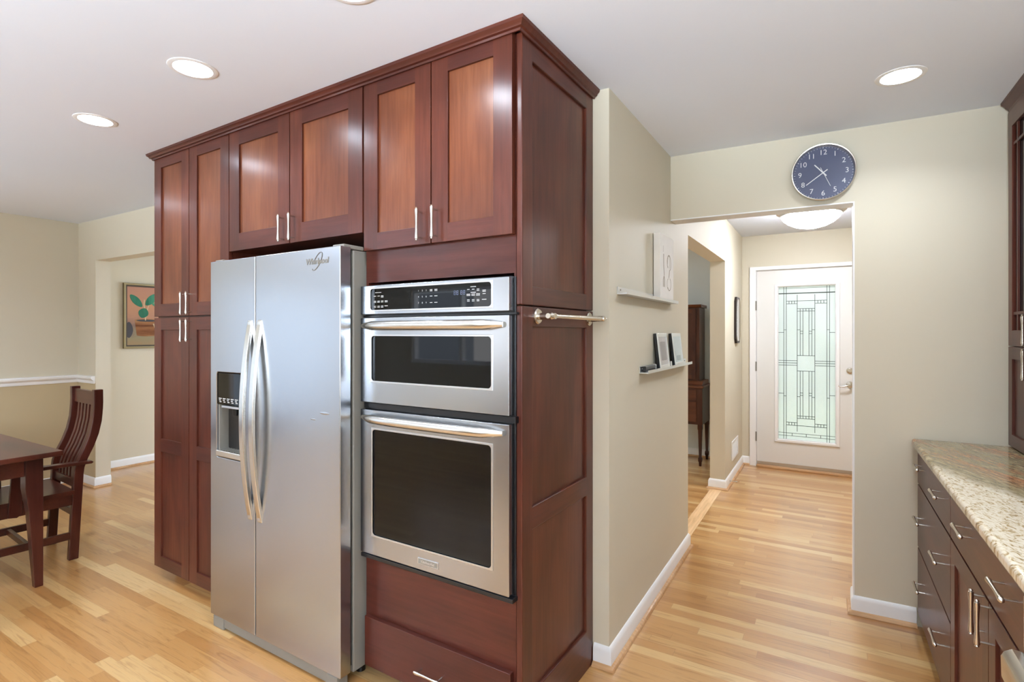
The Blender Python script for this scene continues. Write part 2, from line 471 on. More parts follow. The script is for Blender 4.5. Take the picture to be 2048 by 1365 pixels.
def root_of(o):
    while o.parent: o = o.parent
    return o
RUN_O = (-0.886, 1.537); RUN_A = radians(-1.4)
CLK_A = math.atan2(0.035, 1.0)
def frame_pt(fr, p):
    if fr == 'R': c, s_ = cos(RUN_A), sin(RUN_A); return (RUN_O[0] + p[0] * c - p[1] * s_, RUN_O[1] + p[0] * s_ + p[1] * c, p[2])
    return tuple(p)
def thing(name, label, cat, org=(0, 0, 0), fr='W', group=None, rz=None):
    """Empty at the thing's base; parts are given in the frame's own coordinates"""
    o = bpy.data.objects.new(name, None); COL.objects.link(o)
    o.empty_display_size = 0.1
    o['_o'] = tuple(float(v) for v in org)
    o.location = frame_pt(fr, org)
    o.rotation_euler = (0, 0, rz if rz is not None else (RUN_A if fr == 'R' else 0))
    o['label'] = label; o['category'] = cat
    if group: o['group'] = group
    return o
def tag(o, label, cat, group=None):
    o['label'] = label; o['category'] = cat
    if group: o['group'] = group
    return o
def struct(o): o['kind'] = 'structure'; return o
def label(o, t): o['label'] = t; return o
def copy_tree(o, parent=None):
    c = o.copy(); COL.objects.link(c)
    if parent is not None: c.parent = parent
    for ch in [q for q in o.children]: copy_tree(ch, c)
    return c

FRONT = lambda b: (lambda u, v, q: (u, b - q, v))      # faces -y
SIDER = lambda a: (lambda u, v, q: (a + q, u, v))      # faces +x
FACEL = lambda x: (lambda u, v, q: (x - q, u, v))      # faces -x

def rrect(u0, u1, v0, v1, r, k=6):
    L = []
    for cx, cy, t0 in ((u1 - r, v1 - r, 0), (u0 + r, v1 - r, 90), (u0 + r, v0 + r, 180), (u1 - r, v0 + r, 270)):
        for i in range(k + 1):
            t = radians(t0 + 90 * i / k); L.append((cx + r * cos(t), cy + r * sin(t)))
    return L

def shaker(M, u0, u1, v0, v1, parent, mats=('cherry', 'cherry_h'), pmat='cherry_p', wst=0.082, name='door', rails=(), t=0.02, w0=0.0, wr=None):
    """frame-and-panel door: one connected frame plus its recessed panels as children"""
    wr = wr or wst
    us = [u0, u0 + wst, u1 - wst, u1]
    vs_ = [v0, v0 + wr]; holes = {(1, 1)}
    for (a, b) in rails: vs_ += [a, b]
    vs_ += [v1 - wr, v1]
    holes = {(1, j) for j in range(1, len(vs_) - 1, 2)}
    fr = MB().frame(M, us, vs_, w0, w0 + t, holes, lambda i, j: 1 if i == 1 else 0).build(name, mats, parent, 0.0015, 1)
    for j in range(1, len(vs_) - 1, 2):
        MB().mbox(M, us[1] - 0.004, us[2] + 0.004, vs_[j] - 0.004, vs_[j + 1] + 0.004, w0 + 0.004, w0 + t - 0.009).build('panel', pmat, fr)
    return fr

def pull(M, u, v, parent, vertical=True, L=0.128, stand=0.030, w0=0.0, mat='nickel'):
    """bar pull with turned ends on two posts"""
    h = L / 2
    prof = [(-1.0, 0.0004), (-0.985, 0.0035), (-0.95, 0.0055), (-0.915, 0.0042), (-0.89, 0.0040), (-0.87, 0.0066), (-0.76, 0.0068), (-0.45, 0.0052), (0, 0.0043),
            (0.45, 0.0052), (0.76, 0.0068), (0.87, 0.0066), (0.89, 0.0040), (0.915, 0.0042), (0.95, 0.0055), (0.985, 0.0035), (1.0, 0.0004)]
    mb = MB()
    at = (lambda t, q: M(u, v + t, q)) if vertical else (lambda t, q: M(u + t, v, q))
    mb.tube([at(p * h, w0 + stand) for p, _ in prof], [r for _, r in prof], 14)
    for sgn in (-1, 1):
        mb.tube([at(sgn * h * 0.76, w0 + 0.0004), at(sgn * h * 0.76, w0 + stand)], 0.0034, 10)
    return mb.build('handle', mat, parent)

def text_mesh(txt, size, M, u, v, w0=0.0, depth=0.0006, align='CENTER', bold=0.0, shear=0.0):
    cu = bpy.data.curves.new('t', 'FONT'); cu.body = txt; cu.size = size; cu.extrude = depth / 2
    cu.align_x = align; cu.align_y = 'CENTER'; cu.offset = bold; cu.shear = shear; cu.resolution_u = 3
    ob = bpy.data.objects.new('t', cu); COL.objects.link(ob)
    dg = bpy.context.evaluated_depsgraph_get(); dg.update()
    me = bpy.data.meshes.new_from_object(ob.evaluated_get(dg))
    mb = MB(); mb.add([M(u + p.co.x, v + p.co.y, w0 + depth / 2 + p.co.z) for p in me.vertices], [tuple(p.vertices) for p in me.polygons])
    bpy.data.objects.remove(ob); bpy.data.curves.remove(cu); bpy.data.meshes.remove(me)
    return mb

# ================================================================== ROOM SHELL
XL, XR, YS = -6.17, 1.06, -2.60            # dining side wall, range wall, south wall
YH = lambda x: 3.185 + 0.035 * (x + 0.80)  # front of the wall that carries the clock
OPX = 0.118                                # right edge of the hall opening
HDR = 2.10

def wall(name, mb, mat='wall'): return struct(mb.build(name, mat))

# floor (one strip-oak floor through all rooms) and ceiling
fl = MB().box(-6.60, 1.30, -2.75, 6.52, -0.12, 0.0).build('floor', 'floor'); struct(fl)
ce = MB().box(-6.60, 1.30, -2.75, 6.52, CEIL, CEIL + 0.12).build('ceiling', 'ceiling'); struct(ce)

# dining side wall
wall('wall_left', MB().frame(lambda u, v, q: (q, u, v), [-2.72, -2.45, -0.55, 2.36], [0, 0.06, 2.08, CEIL], XL - 0.12, XL, {(1, 1)}))
# the darker paint below the chair rail
struct(MB().box(XL, XL + 0.002, -0.53, 2.238, 0.0, 0.965).build('wall_left_dado', 'dado'))
struct(MB().box(XL + 0.002, -5.8105, 2.2375, 2.24, 0.0, 0.965).build('wall_north_dado', 'dado'))
# south wall with three openings
sw = MB().frame(lambda u, v, q: (u, q, v), [XL, -5.40, -3.60, -2.40, -1.10, -0.30, 0.80, XR + 0.12], [0.0, 1.00, 2.05, CEIL], -2.72, -2.60,
                {(1, 1), (3, 1), (5, 1)})
wall('wall_south', sw)
# right (range) wall
wall('wall_right', MB().frame(lambda u, v, q: (q, u, v), [-2.72, -1.85, -0.55, 6.40], [0, 1.0, 2.05, CEIL], XR, XR + 0.12, {(1, 1)}))
# wall behind the cabinets, with the wide opening into the living room at its left end
wall('wall_north', MB().frame(lambda u, v, q: (u, q, v), [XL, -5.81, -4.35, -1.08], [0, 2.10, CEIL], 2.24, 2.36, {(1, 0)}))
wall('wall_stub', MB().box(-1.08, -0.93, 2.153, 2.36, 0, CEIL))
# the long hall wall: near piece, header, far piece
hw = MB().frame(lambda u, v, q: (q, u, v), [2.153, 3.64, 5.126, 6.25], [0, 2.084, CEIL], -0.93, -0.80, {(1, 0)})
wall('wall_hall', hw)
# clock wall: header over the opening and the solid part right of it
cw = MB()
T = 0.115
us = [-0.80, OPX, XR]
cw.frame(lambda u, v, q: (u, YH(u) + q, v), us, [0, HDR, CEIL], 0.0, T, {(0, 0)})
wall('wall_clock', cw)
# white lining of the hall opening: its head and right side
struct(MB().frame(lambda u, v, q: (u, YH(u) + q, v), [-0.80, OPX - 0.006, OPX + 0.001], [0.093, HDR - 0.006, HDR + 0.001], -0.002, T + 0.002, {(0, 0)}).build('trim_23', 'white', bevel=0.001, segs=1))
# wall with the front door
DX0, DX1, DZ0, DZ1 = -0.655, 0.262, 0.045, 2.092
wall('wall_entry', MB().frame(lambda u, v, q: (u, q, v), [-0.80, DX0 - 0.02, DX1 + 0.02, XR], [0, DZ1 + 0.02, CEIL], 6.25, 6.40, {(1, 0)}))
# living room
wall('wall_living_side', MB().box(-6.54, -6.42, 2.30, 6.48, 0, CEIL))
wall('wall_living_return', MB().box(-6.42, XL - 0.12, 2.24, 2.36, 0, CEIL))
wall('wall_living', MB().frame(lambda u, v, q: (u, q, v), [-6.42, -5.1, -2.7, -0.93], [0, 0.6, 2.1, CEIL], 6.36, 6.48, {(1, 1)}), 'greywall')

# unglazed window frames and mullions of the openings that light the rooms
def window(name, u0, u1, v0, v1, y0, y1, nm=1, side=False):
    d = 0.05
    us_ = [u0]; hs = set()
    for k in range(nm + 1):
        a = u0 + d + (u1 - u0 - d) * k / (nm + 1); b = u0 + (u1 - u0 - d) * (k + 1) / (nm + 1)
        us_ += [a, b]; hs.add((1 + 2 * k, 1))
    us_ += [u1]
    o = MB().frame((lambda u, v, q: (q, u, v)) if side else (lambda u, v, q: (u, q, v)), us_, [v0, v0 + d, v1 - d, v1], y0, y1, hs).build(name, 'white'); struct(o)
window('window_1', -2.45, -0.55, 0.06, 2.08, XL - 0.10, XL - 0.02, 1, True)
window('window_2', -2.40, -1.10, 1.00, 2.05, -2.70, -2.62, 1)
window('window_added', -5.40, -3.60, 1.00, 2.05, -2.70, -2.62, 1)  # opening made up for the dining ceiling fill
window('window_3', -0.30, 0.80, 1.00, 2.05, -2.70, -2.62, 1)
window('window_5', -1.85, -0.55, 1.00, 2.05, XR + 0.02, XR + 0.10, 1, True)
window('window_4', -5.10, -2.70, 0.60, 2.10, 6.38, 6.46, 2)

# --- baseboards (white board with eased top) and oak quarter round
BB = [(0, 0.002), (0.014, 0.002), (0.014, 0.072), (0.010, 0.082), (0.004, 0.090), (0, 0.092)]
QR = [(0.014, 0.001), (0.031, 0.001), (0.029, 0.009), (0.024, 0.015), (0.014, 0.019)]
nb = [0]
def base(side, path, white_qr=False):
    struct(MB().sweep(BB, path).build('baseboard_' + side, 'white', bevel=0.001, segs=1))
    nb[0] += 1
    struct(MB().sweep(QR, path).build('trim_%d' % nb[0], 'oak'))
base('hall_near', [(-0.868, 2.153), (-0.80, 2.153), (-0.80, 3.64), (-0.93, 3.64), (-0.93, 2.36)])
base('hall_far', [(-0.93, 6.36), (-0.93, 5.126), (-0.80, 5.126), (-0.80, 6.25)])
base('entry_left', [(-0.80, 6.25), (-0.723, 6.25)])
base('clock_wall', [(XR, YH(XR) + T), (OPX, YH(OPX) + T), (OPX, YH(OPX)), (0.372, YH(0.372))])
base('dining', [(XL, -0.53), (XL, 2.24), (-5.81, 2.24), (-5.81, 2.36)])
base('living_side', [(-6.42, 2.36), (-6.42, 6.36)])
base('living_back', [(-6.42, 6.36), (-0.94, 6.36)])
base('south', [(-2.65, -2.60), (XL, -2.60)])

# white chair rail of the dining area
CR = [(0, 0.958), (0.010, 0.958), (0.013, 0.970), (0.013, 0.985), (0.024, 0.996), (0.032, 1.004), (0.034, 1.018), (0.028, 1.028), (0, 1.030)]
struct(MB().sweep(CR, [(XL, -0.53), (XL, 2.24), (-5.82, 2.24)]).build('trim_20', 'white', bevel=0.001, segs=1))
# pale board set into the floor along the living room opening
struct(MB().box(-0.92, -0.825, 3.64, 5.126, 0.0, 0.0012).build('trim_21', wood('pale_oak', (214, 170, 122), (226, 186, 140), (234, 200, 158), 'y', 0.3, 0.2)))
# white casing round the front door
struct(MB().frame(lambda u, v, q: (u, q, v), [DX0 - 0.068, DX0 - 0.004, DX1 + 0.004, DX1 + 0.068], [0.0, DZ1 + 0.006, DZ1 + 0.045], 6.228, 6.26, {(1, 0)}).build('trim_22', 'white', bevel=0.003))

struct(MB().frame(lambda u, v, q: (u, q, v), [DX0 - 0.021, DX0 - 0.0015, DX1 + 0.0015, DX1 + 0.021], [0.0, DZ1 + 0.0015, DZ1 + 0.021], 6.2602, 6.399, {(1, 0)}).build('trim_24', 'white'))
struct(MB().frame(lambda u, v, q: (u, q, v), [DX0 - 0.002, DX0 + 0.012, DX1 - 0.012, DX1 + 0.002], [0.0, DZ1 - 0.012, DZ1 + 0.002], 6.304, 6.330, {(1, 0)}).build('trim_25', 'white'))
# ================================================================== FRONT DOOR
dr = bpy.data.objects.new('door_1', None); COL.objects.link(dr); dr['kind'] = 'structure'
dr['_o'] = (DX0, 6.262, 0.0); dr.location = (DX0, 6.262, 0)
DM = FRONT(6.262)
G0, G1, H0, H1 = -0.448, 0.070, 0.310, 1.915
leaf_ = MB().frame(DM, [DX0, G0, G1, DX1], [DZ0, H0, H1, DZ1], -0.04, 0.0, {(1, 1)}).build('door_leaf', 'doorwhite', dr, 0.002)
MB().plate_hole(DM, G0 - 0.034, G1 + 0.036, H0 - 0.030, H1 + 0.024, G0 + 0.004, G1 - 0.004, H0 + 0.004, H1 - 0.004, 0.004, 0.0, 0.014, chamf=0.012).build('glazing_frame', 'white', dr, 0.003)
MB().mbox(DM, G0 + 0.001, G1 - 0.001, H0 + 0.001, H1 - 0.001, -0.022, -0.014).build('pane', 'obscure', dr)
# lead came pattern
came = MB(); gw, gh = G1 - G0, H1 - H0
def cl(u0, v0, u1, v1, t=0.0046):
    a, b = G0 + u0 * gw, H1 - v0 * gh; c, d = G0 + u1 * gw, H1 - v1 * gh
    h = t / 2
    if abs(a - c) < 1e-6: came.mbox(DM, a - h, a + h, min(b, d), max(b, d), -0.0135, -0.010)
    else: came.mbox(DM, min(a, c), max(a, c), b - h, b + h, -0.0135, -0.010)
for u in (0.10, 0.145, 0.855, 0.90): cl(u, 0.0, u, 1.0)
for u in (0.34, 0.65): cl(u, 0.055, u, 0.945)
for v, t in ((0.045, 0.010), (0.958, 0.0034), (0.976, 0.0034), (0.012, 0.003)): cl(0, v, 1, v, t)
for v in (0.095, 0.113): cl(0.145, v, 0.34, v); cl(0.65, v, 0.855, v)
cl(0.34, 0.095, 0.65, 0.095)
for k in (1, 2, 3):
    u = 0.145 + 0.195 * k / 4; cl(u, 0.095, u, 0.113); cl(u, 0.888, u, 0.906)
    u = 0.65 + 0.205 * k / 4; cl(u, 0.095, u, 0.113); cl(u, 0.888, u, 0.906)
for v in (0.888, 0.906): cl(0.145, v, 0.34, v); cl(0.65, v, 0.855, v)
cl(0.34, 0.906, 0.65, 0.906)
for v in (0.146, 0.162, 0.842, 0.858): cl(0.34, v, 0.65, v)
for k in range(1, 6):
    u = 0.34 + 0.31 * k / 6; cl(u, 0.146, u, 0.162); cl(u, 0.842, u, 0.858)
for u in (0.392, 0.442, 0.548, 0.598): cl(u, 0.162, u, 0.45); cl(u, 0.55, u, 0.842)
for v in (0.45, 0.55): cl(0.34, v, 0.65, v)
for v in (0.484, 0.499, 0.514): cl(0, v, 0.34, v); cl(0.65, v, 1, v)
for v in (0.30, 0.70): cl(0, v, 0.10, v); cl(0.90, v, 1, v)
for v in (0.283, 0.717): cl(0.10, v, 0.145, v); cl(0.855, v, 0.90, v)
for a, b in ((0.392, 0.442), (0.548, 0.598)):
    for v in (0.292, 0.308, 0.692, 0.708): cl(a, v, b, v)
for a, b in ((0.34, 0.392), (0.598, 0.65)):
    for v in (0.283, 0.717): cl(a, v, b, v)
for u in (0.25, 0.5, 0.75): cl(u, 0.958, u, 0.976)
came.build('came', 'lead', dr)
for z in (1.72, 1.07, 0.32):
    MB().tube([(DX0 - 0.003, 6.224, z - 0.05), (DX0 - 0.003, 6.224, z + 0.05)], 0.007, 10).build('hinge', 'greymetal', dr)
kx = 0.192
MB().lathe([(0.0, 0.020), (0.018, 0.019), (0.021, 0.013), (0.030, 0.010), (0.032, 0.0005)], lambda x, y, h: DM(kx + x, 1.052 + y, h), 24).build('deadbolt', 'nickel', dr)
lv = MB().lathe([(0.0, 0.020), (0.012, 0.020), (0.014, 0.012), (0.031, 0.009), (0.033, 0.0005)], lambda x, y, h: DM(kx + x, 0.912 + y, h), 24)
lv.tube([DM(kx, 0.912, 0.018), DM(kx, 0.912, 0.048), DM(kx - 0.02, 0.906, 0.056), DM(kx - 0.055, 0.894, 0.056), DM(kx - 0.085, 0.893, 0.056), DM(kx - 0.100, 0.902, 0.055)], [0.009, 0.010, 0.010, 0.008, 0.007, 0.005], 12)
lv.build('lever_handle', 'nickel', dr)
MB().box(DX0, DX1, 6.20, 6.31, 0.0, 0.020).build('threshold', 'oak', dr, 0.004)
MB().mbox(DM, DX0 + 0.002, DX1 - 0.002, 0.021, 0.052, -0.03, 0.005).build('door_sweep', 'threshold', dr)

# garden beyond the door
lawn = MB().box(-14, 12, 6.60, 40, -0.40, -0.16).build('lawn', 'grass'); struct(lawn)
# added wall blocking bright sky in the refrigerator's reflection, and paved ground outside
struct(MB().box(-9.4, -9.2, -9, 6, -0.40, 3.3).build('wall_backdrop', paint('backdrop_wall_paint', (180, 188, 196))))
struct(MB().box(-9.2, -6.6, -9, 6, -0.40, -0.16).build('patio', paint('paving', (150, 150, 152))))
def leafy(name, lab, cat, x, y, sx, sy, h, n=1500):
    mb = MB()
    for i in range(n):
        th = random.uniform(0, 2 * pi); zz = random.random(); r = (1 - 0.6 * zz * zz) * random.uniform(0.75, 1.0)
        c = Vector((x + cos(th) * sx * r, y + sin(th) * sy * r, -0.16 + h * zz))
        a = Vector((random.uniform(-1, 1), random.uniform(-1, 1), random.uniform(-1, 1))).normalized() * 0.11
        b = a.orthogonal().normalized() * 0.06
        mb.add([c - a, c + b, c + a, c - b], [(0, 1, 2, 3)])
    mb.lathe([(0.03, -0.16), (0.03, h * 0.5)], lambda u, v, q: (x + u, y + v, q), 8)
    return tag(mb.build(name, 'leaf'), lab, cat)
hs_ = thing('backdrop_house', 'pale backdrop house added to dim the sky behind the front door glass', 'house', (-2.0, 27.0, -0.16))  # added house blocking bright sky behind the door glass
MB().box(-11.0, 9.0, 24.0, 30.0, -0.16, 5.2).build('walls', plain('house_siding', (196, 202, 196), 0.8), hs_)
MB().mprism(lambda a, b, q: (q, a, b), [(23.4, 5.2), (30.6, 5.2), (27.0, 8.0)], -11.5, 9.5).build('roof', plain('house_roof', (120, 118, 116), 0.9), hs_)
for hx_ in (-8.0, -4.5, -1.0, 2.5, 6.0):
    MB().box(hx_ - 0.6, hx_ + 0.6, 23.95, 24.02, 1.0, 2.6).build('window', plain('house_window', (90, 100, 108), 0.2), hs_)
leafy('garden_shrub', 'broad green shrub out on the lawn, blurred behind the front door glass', 'shrub', -1.5, 15.0, 2.6, 1.0, 1.7)

# ================================================================== CABINET RUN (frame R, faces -y)
FM = FRONT(0.02)
# ---- tall pantry
pa = thing('pantry_cabinet', 'tall cherry pantry cabinet left of the refrigerator, with two doors above and two below', 'cabinet', (-2.12, 0.30, 0), 'R')
MB().box(-2.508, -1.731, 0.022, 0.60, 0.10, 2.462).build('body', 'cherry', pa)
MB().box(-2.44, -1.731, 0.085, 0.59, 0.0, 0.10).build('toe_kick', 'oak', pa)
for u0, u1, hu in ((-2.508, -2.123, -2.150), (-2.117, -1.733, -2.090)):
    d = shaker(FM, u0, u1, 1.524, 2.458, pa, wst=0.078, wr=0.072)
    pull(FM, hu, 1.591, d, w0=0.02)
    d = shaker(FM, u0, u1, 0.066, 1.516, pa, pmat='cherry', wst=0.078, wr=0.070, rails=((0.742, 0.816),))
    pull(FM, hu, 1.443, d, w0=0.02)
# ---- cabinet above the refrigerator
fc = thing('bridge_cabinet', 'two-door cherry wall cabinet directly above the refrigerator', 'cabinet', (-1.24, 0.30, 0), 'R')
MB().box(-1.729, -0.757, 0.022, 0.60, 1.845, 2.462).build('body', ['cherry'], fc)
for u0, u1, hu in ((-1.727, -1.238, -1.322), (-1.232, -0.756, -1.245)):
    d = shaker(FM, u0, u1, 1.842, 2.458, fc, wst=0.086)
    if u0 < -1.5: pull(FM, -1.277, 1.911, d, w0=0.02)
    else: pull(FM, -1.200, 1.911, d, w0=0.02)
# ---- tall oven cabinet: doors, plain panels, drawer and the panelled end
oc = thing('oven_cabinet', 'tall cherry oven cabinet at the right end of the run, with panelled side', 'cabinet', (-0.38, 0.30, 0), 'R')
ob = MB().frame(FRONT(0.022), [-0.755, -0.742, -0.034, -0.026], [0.10, 0.535, 1.635, 2.462], -0.578, 0.0, {(1, 1)})
ob.build('body', 'cherry_h', oc)
MB().box(-0.742, -0.034, 0.585, 0.599, 0.54, 1.63).build('back_panel', 'dark', oc)
MB().box(-0.755, -0.03, 0.090, 0.59, 0.0, 0.10).build('toe_kick', 'cherry_h', oc)
for u0, u1, hu in ((-0.747, -0.390, -0.432), (-0.385, -0.029, -0.358)):
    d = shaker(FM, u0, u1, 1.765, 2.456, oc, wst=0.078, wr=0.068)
    pull(FM, hu, 1.837, d, w0=0.02)
dw = MB().mbox(FM, -0.742, -0.036, 0.072, 0.272, 0.0, 0.02).build('drawer', 'cherry_h', oc, 0.002)
pull(FM, -0.383, 0.158, dw, vertical=False, w0=0.02)
# end panel facing the hall
SM = SIDER(-0.020)
def endp(v0, v1, rails):
    fr = MB()
    us_ = [0.018, 0.090, 0.541, 0.612]; vs_ = [v0]; hs = set(); k = 1
    for a, b in rails: vs_ += [a, b]; hs.add((1, k)); k += 2
    vs_.append(v1)
    fr.frame(SM, us_, vs_, -0.004, 0.020, hs, lambda i, j: 1 if i == 1 else 0)
    o = fr.build('end_panel', ['cherry', 'cherry_y'], oc, 0.004, 3)
    for a, b in rails: MB().mbox(SM, 0.086, 0.545, a - 0.004, b + 0.004, -0.002, 0.009).build('panel', 'cherry', o)
    return o
endp(1.5255, 2.450, [(1.592, 2.376)])
endp(0.0, 1.5215, [(0.170, 0.742), (0.822, 1.450)])
# ---- crown moulding round the top of the run
CP = [(0.0005, 2.440), (0.006, 2.440), (0.008, 2.447), (0.016, 2.450), (0.020, 2.458), (0.028, 2.464), (0.030, 2.4745), (0.0005, 2.4745)]
path = [(-2.512, 0.60), (-2.512, -0.002), (0.002, -0.002), (0.002, 0.612)]
crown = thing('crown_moulding', 'stepped cherry crown moulding capping the tall cabinet run at the ceiling', 'moulding', (-1.25, 0.0, 2.44), 'R')
MB().sweep(CP, [(x, y) for x, y in path]).build('moulding', 'cherry_h', crown)

# ================================================================== REFRIGERATOR
rf = thing('refrigerator', 'stainless steel side-by-side refrigerator with ice and water dispenser', 'refrigerator', (-1.24, 0.25, 0), 'R')
RB = -0.105
RF = FRONT(-0.05)
MB().box(-1.700, -0.770, -0.034, 0.55, 0.045, 1.768).build('body', 'greymetal', rf, 0.006)
MB().box(-1.690, -0.780, -0.052, -0.032, 0.075, 1.765).build('door_gasket', 'dark', rf)
D0, D1 = -1.706, -0.765
split = -1.334
fz = MB().plate_hole(RF, D0, split - 0.003, 0.058, 1.776, -1.652, -1.430, 0.832, 1.240, 0.012, 0.0, 0.055).build('freezer_door', ['steel'], rf, 0.004, 3)
fd = MB().mbox(RF, split + 0.003, D1, 0.058, 1.776, 0.0, 0.055).build('fridge_door', ['steel'], rf, 0.004, 3)
# dispenser
dp = MB().box(-1.654, -1.428, -0.052, -0.040, 0.828, 1.244).build('ice_dispenser', 'greymetal', rf)
MB().mbox(RF, -1.650, -1.432, 1.085, 1.238, 0.006, 0.050).build('control_panel', 'blackglass', dp, 0.003)
mk = MB()
for k in range(6):
    u = -1.628 + k * 0.034
    mk.mbox(RF, u - 0.012, u + 0.012, 1.112, 1.116, 0.0495, 0.0507)
    mk.mbox(RF, u - 0.010, u + 0.004, 1.104, 1.108, 0.0495, 0.0507)
    mk.mbox(RF, u - 0.006, u + 0.010, 1.096, 1.100, 0.0495, 0.0507)
mk.build('button_marks', 'printed', dp)
MB().mbox(RF, -1.630, -1.450, 1.068, 1.080, 0.010, 0.044).build('dispenser_lip', 'alu', dp, 0.002)
cav = MB().frame(RF, [-1.650, -1.640, -1.442, -1.432], [0.836, 0.860, 1.084], -0.001, 0.046, {(1, 1)}).build('cavity', 'greymetal', dp)
tr = MB().mbox(RF, -1.650, -1.432, 0.836, 0.866, 0.004, 0.062)
tr.build('drip_tray', 'steel_h', dp, 0.005, 3)
gr = MB()
for k in range(9):
    u = -1.630 + k * 0.022; gr.mbox(RF, u, u + 0.006, 0.866, 0.8685, 0.006, 0.052)
gr.build('drip_grille', 'greymetal', dp)
MB().lathe([(0.016, 0), (0.012, -0.05), (0.008, -0.052)], lambda x, y, h: (-1.54 + x, -0.075 + y, 1.085 + h), 16).build('nozzle', 'black', dp)
# handles, bowed outwards
for hu, par, nm in ((-1.372, fz, 'handle'), (-1.298, fd, 'handle')):
    n = 22; pts = []; mb = MB()
    z0, z1 = 0.578, 1.488
    for side in (0,):
        inner, outer = [], []
        for i in range(n + 1):
            t = i / n; z = z0 + (z1 - z0) * t; bow = 1 - (2 * t - 1) ** 2
            bout = 0.058 + 0.044 * bow
            inner.append((z, bout - 0.016)); outer.append((z, bout))
        poly = outer + inner[::-1]
        mb.mprism(lambda a, b, q: (hu + q, -0.05 - b, a), poly, -0.016, 0.016, 0, True)
    for zz in (z0 + 0.035, z1 - 0.035):
        mb.mbox(RF, hu - 0.012, hu + 0.012, zz - 0.03, zz + 0.03, 0.0550, 0.062)
    mb.build(nm, 'steel_h', par, 0.005, 3, angle=60)
# maker's script badge with its looped ring
bd = text_mesh('Whirlpool', 0.034, RF, -0.905, 1.722, 0.0552, 0.0012, bold=0.0006, shear=0.15)
ring = [RF(-0.903 + 0.030 * cos(t) + 0.012 * sin(t) * 0.6, 1.722 + 0.030 * sin(t) + 0.020 * cos(t), 0.0562) for t in [radians(200 + 300 * i / 30) for i in range(31)]]
bd.tube(ring, 0.0012, 6)
bd.build('badge', 'greymetal', fd)
MB().lathe([(0.010, -0.0), (0.006, 0.0012), (0.0, 0.0012)], lambda x, y, h: RF(-0.858 + x * 3.2, 1.104 + y * 0.6, 0.0549 + h), 20).build('dent', 'steel', fd)
MB().lathe([(0.008, -0.0), (0.005, 0.0012), (0.0, 0.0012)], lambda x, y, h: RF(-0.930 + x * 2.2, 1.074 + y * 0.5, 0.0549 + h), 20).build('dent', 'steel', fd)
# base grille and feet, top hinge covers
MB().mbox(RF, -1.690, -0.785, 0.012, 0.056, 0.0, 0.047).build('base_grille', 'greymetal', rf, 0.002)
MB().mbox(RF, -1.688, -1.600, 0.001, 0.054, 0.0, 0.051).build('leg_cover', 'greymetal', rf, 0.003)
MB().mbox(RF, -0.850, -0.786, 0.001, 0.054, 0.0, 0.051).build('leg_cover', 'greymetal', rf, 0.003)
for u in (-1.64, -0.82):
    MB().lathe([(0.02, 0.0), (0.02, 0.046)], lambda x, y, h: (u + x, 0.05 + y, h), 16).build('foot', 'black', rf)
    MB().lathe([(0.02, 0.0), (0.02, 0.046)], lambda x, y, h: (u + x, 0.48 + y, h), 16).build('foot', 'black', rf)
MB().box(-0.835, -0.768, -0.085, 0.02, 1.7685, 1.786).build('hinge_cover', 'greymetal', rf, 0.004)
MB().box(-1.700, -1.633, -0.085, 0.02, 1.7685, 1.786).build('hinge_cover', 'greymetal', rf, 0.004)

# ================================================================== BUILT-IN OVENS
ov = thing('double_oven', 'built-in stainless double oven with a microwave above a larger oven', 'oven', (-0.39, 0.25, 0.52), 'R')
OM = FRONT(0.020)
MB().box(-0.736, -0.040, 0.021, 0.560, 0.545, 1.625).build('body', 'black', ov)
MB().frame(OM, [-0.752, -0.735, -0.035, -0.022], [0.520, 0.545, 1.600, 1.622], -0.0005, 0.006, {(1, 1)}).build('trim_frame', 'black', ov, 0.001, 1)
MB().mbox(OM, -0.735, -0.030, 0.545, 1.600, 0.0, 0.010).build('inner_face', 'black', ov)
U0, U1 = -0.749, -0.032
cpn = MB().plate_hole(OM, U0, U1, 1.504, 1.619, -0.692, -0.103, 1.520, 1.606, 0.014, 0.010, 0.035, chamf=0.002).build('control_fascia', 'steel', ov, 0.002, 2)
MB().plate_hole(OM, -0.697, -0.098, 1.515, 1.611, -0.691, -0.104, 1.521, 1.605, 0.012, 0.034, 0.0372).build('glass_bezel', 'alu', cpn, 0.001, 1)
MB().mprism(OM, rrect(-0.691, -0.104, 1.521, 1.605, 0.012), 0.012, 0.033).build('display_glass', 'blackglass', cpn)
mk = MB()
def mark(u, v, w_, h_=0.0022, n=1):
    for i in range(n): mk.mbox(OM, u - w_ / 2, u + w_ / 2, v - i * 0.0045 - h_ / 2, v - i * 0.0045 + h_ / 2, 0.0329, 0.0334)
mark(-0.650, 1.590, 0.034)
for j, v in enumerate((1.576, 1.556, 1.536)):
    for i in range(3): mark(-0.668 + i * 0.020, v, 0.013, n=(2 if i == 2 or j else 1))
mark(-0.606, 1.556, 0.015, n=2); mark(-0.606, 1.536, 0.017)
mk.build('button_marks', 'printed', cpn); mk = MB()
for j, v in enumerate((1.590, 1.566, 1.542)):
    mark(-0.375, v, 0.012, n=(2 if j == 0 else 1)); mark(-0.352, v, 0.014, n=(2 if j == 0 else 1))
mk.build('button_marks', 'printed', cpn); mk = MB()
mark(-0.182, 1.592, 0.024); mark(-0.182, 1.572, 0.022)
for i in range(3):
    mark(-0.203 + i * 0.021, 1.583, 0.011, n=(2 if i == 2 else 1)); mark(-0.203 + i * 0.021, 1.566, 0.016, n=2); mark(-0.203 + i * 0.021, 1.546, 0.011, n=2)
mk.build('button_marks', 'printed', cpn); mk = MB()
mark(-0.135, 1.578, 0.014, n=2); mark(-0.135, 1.566, 0.013); mark(-0.135, 1.546, 0.019)
mk.build('button_marks', 'printed', cpn)
dg_ = MB()
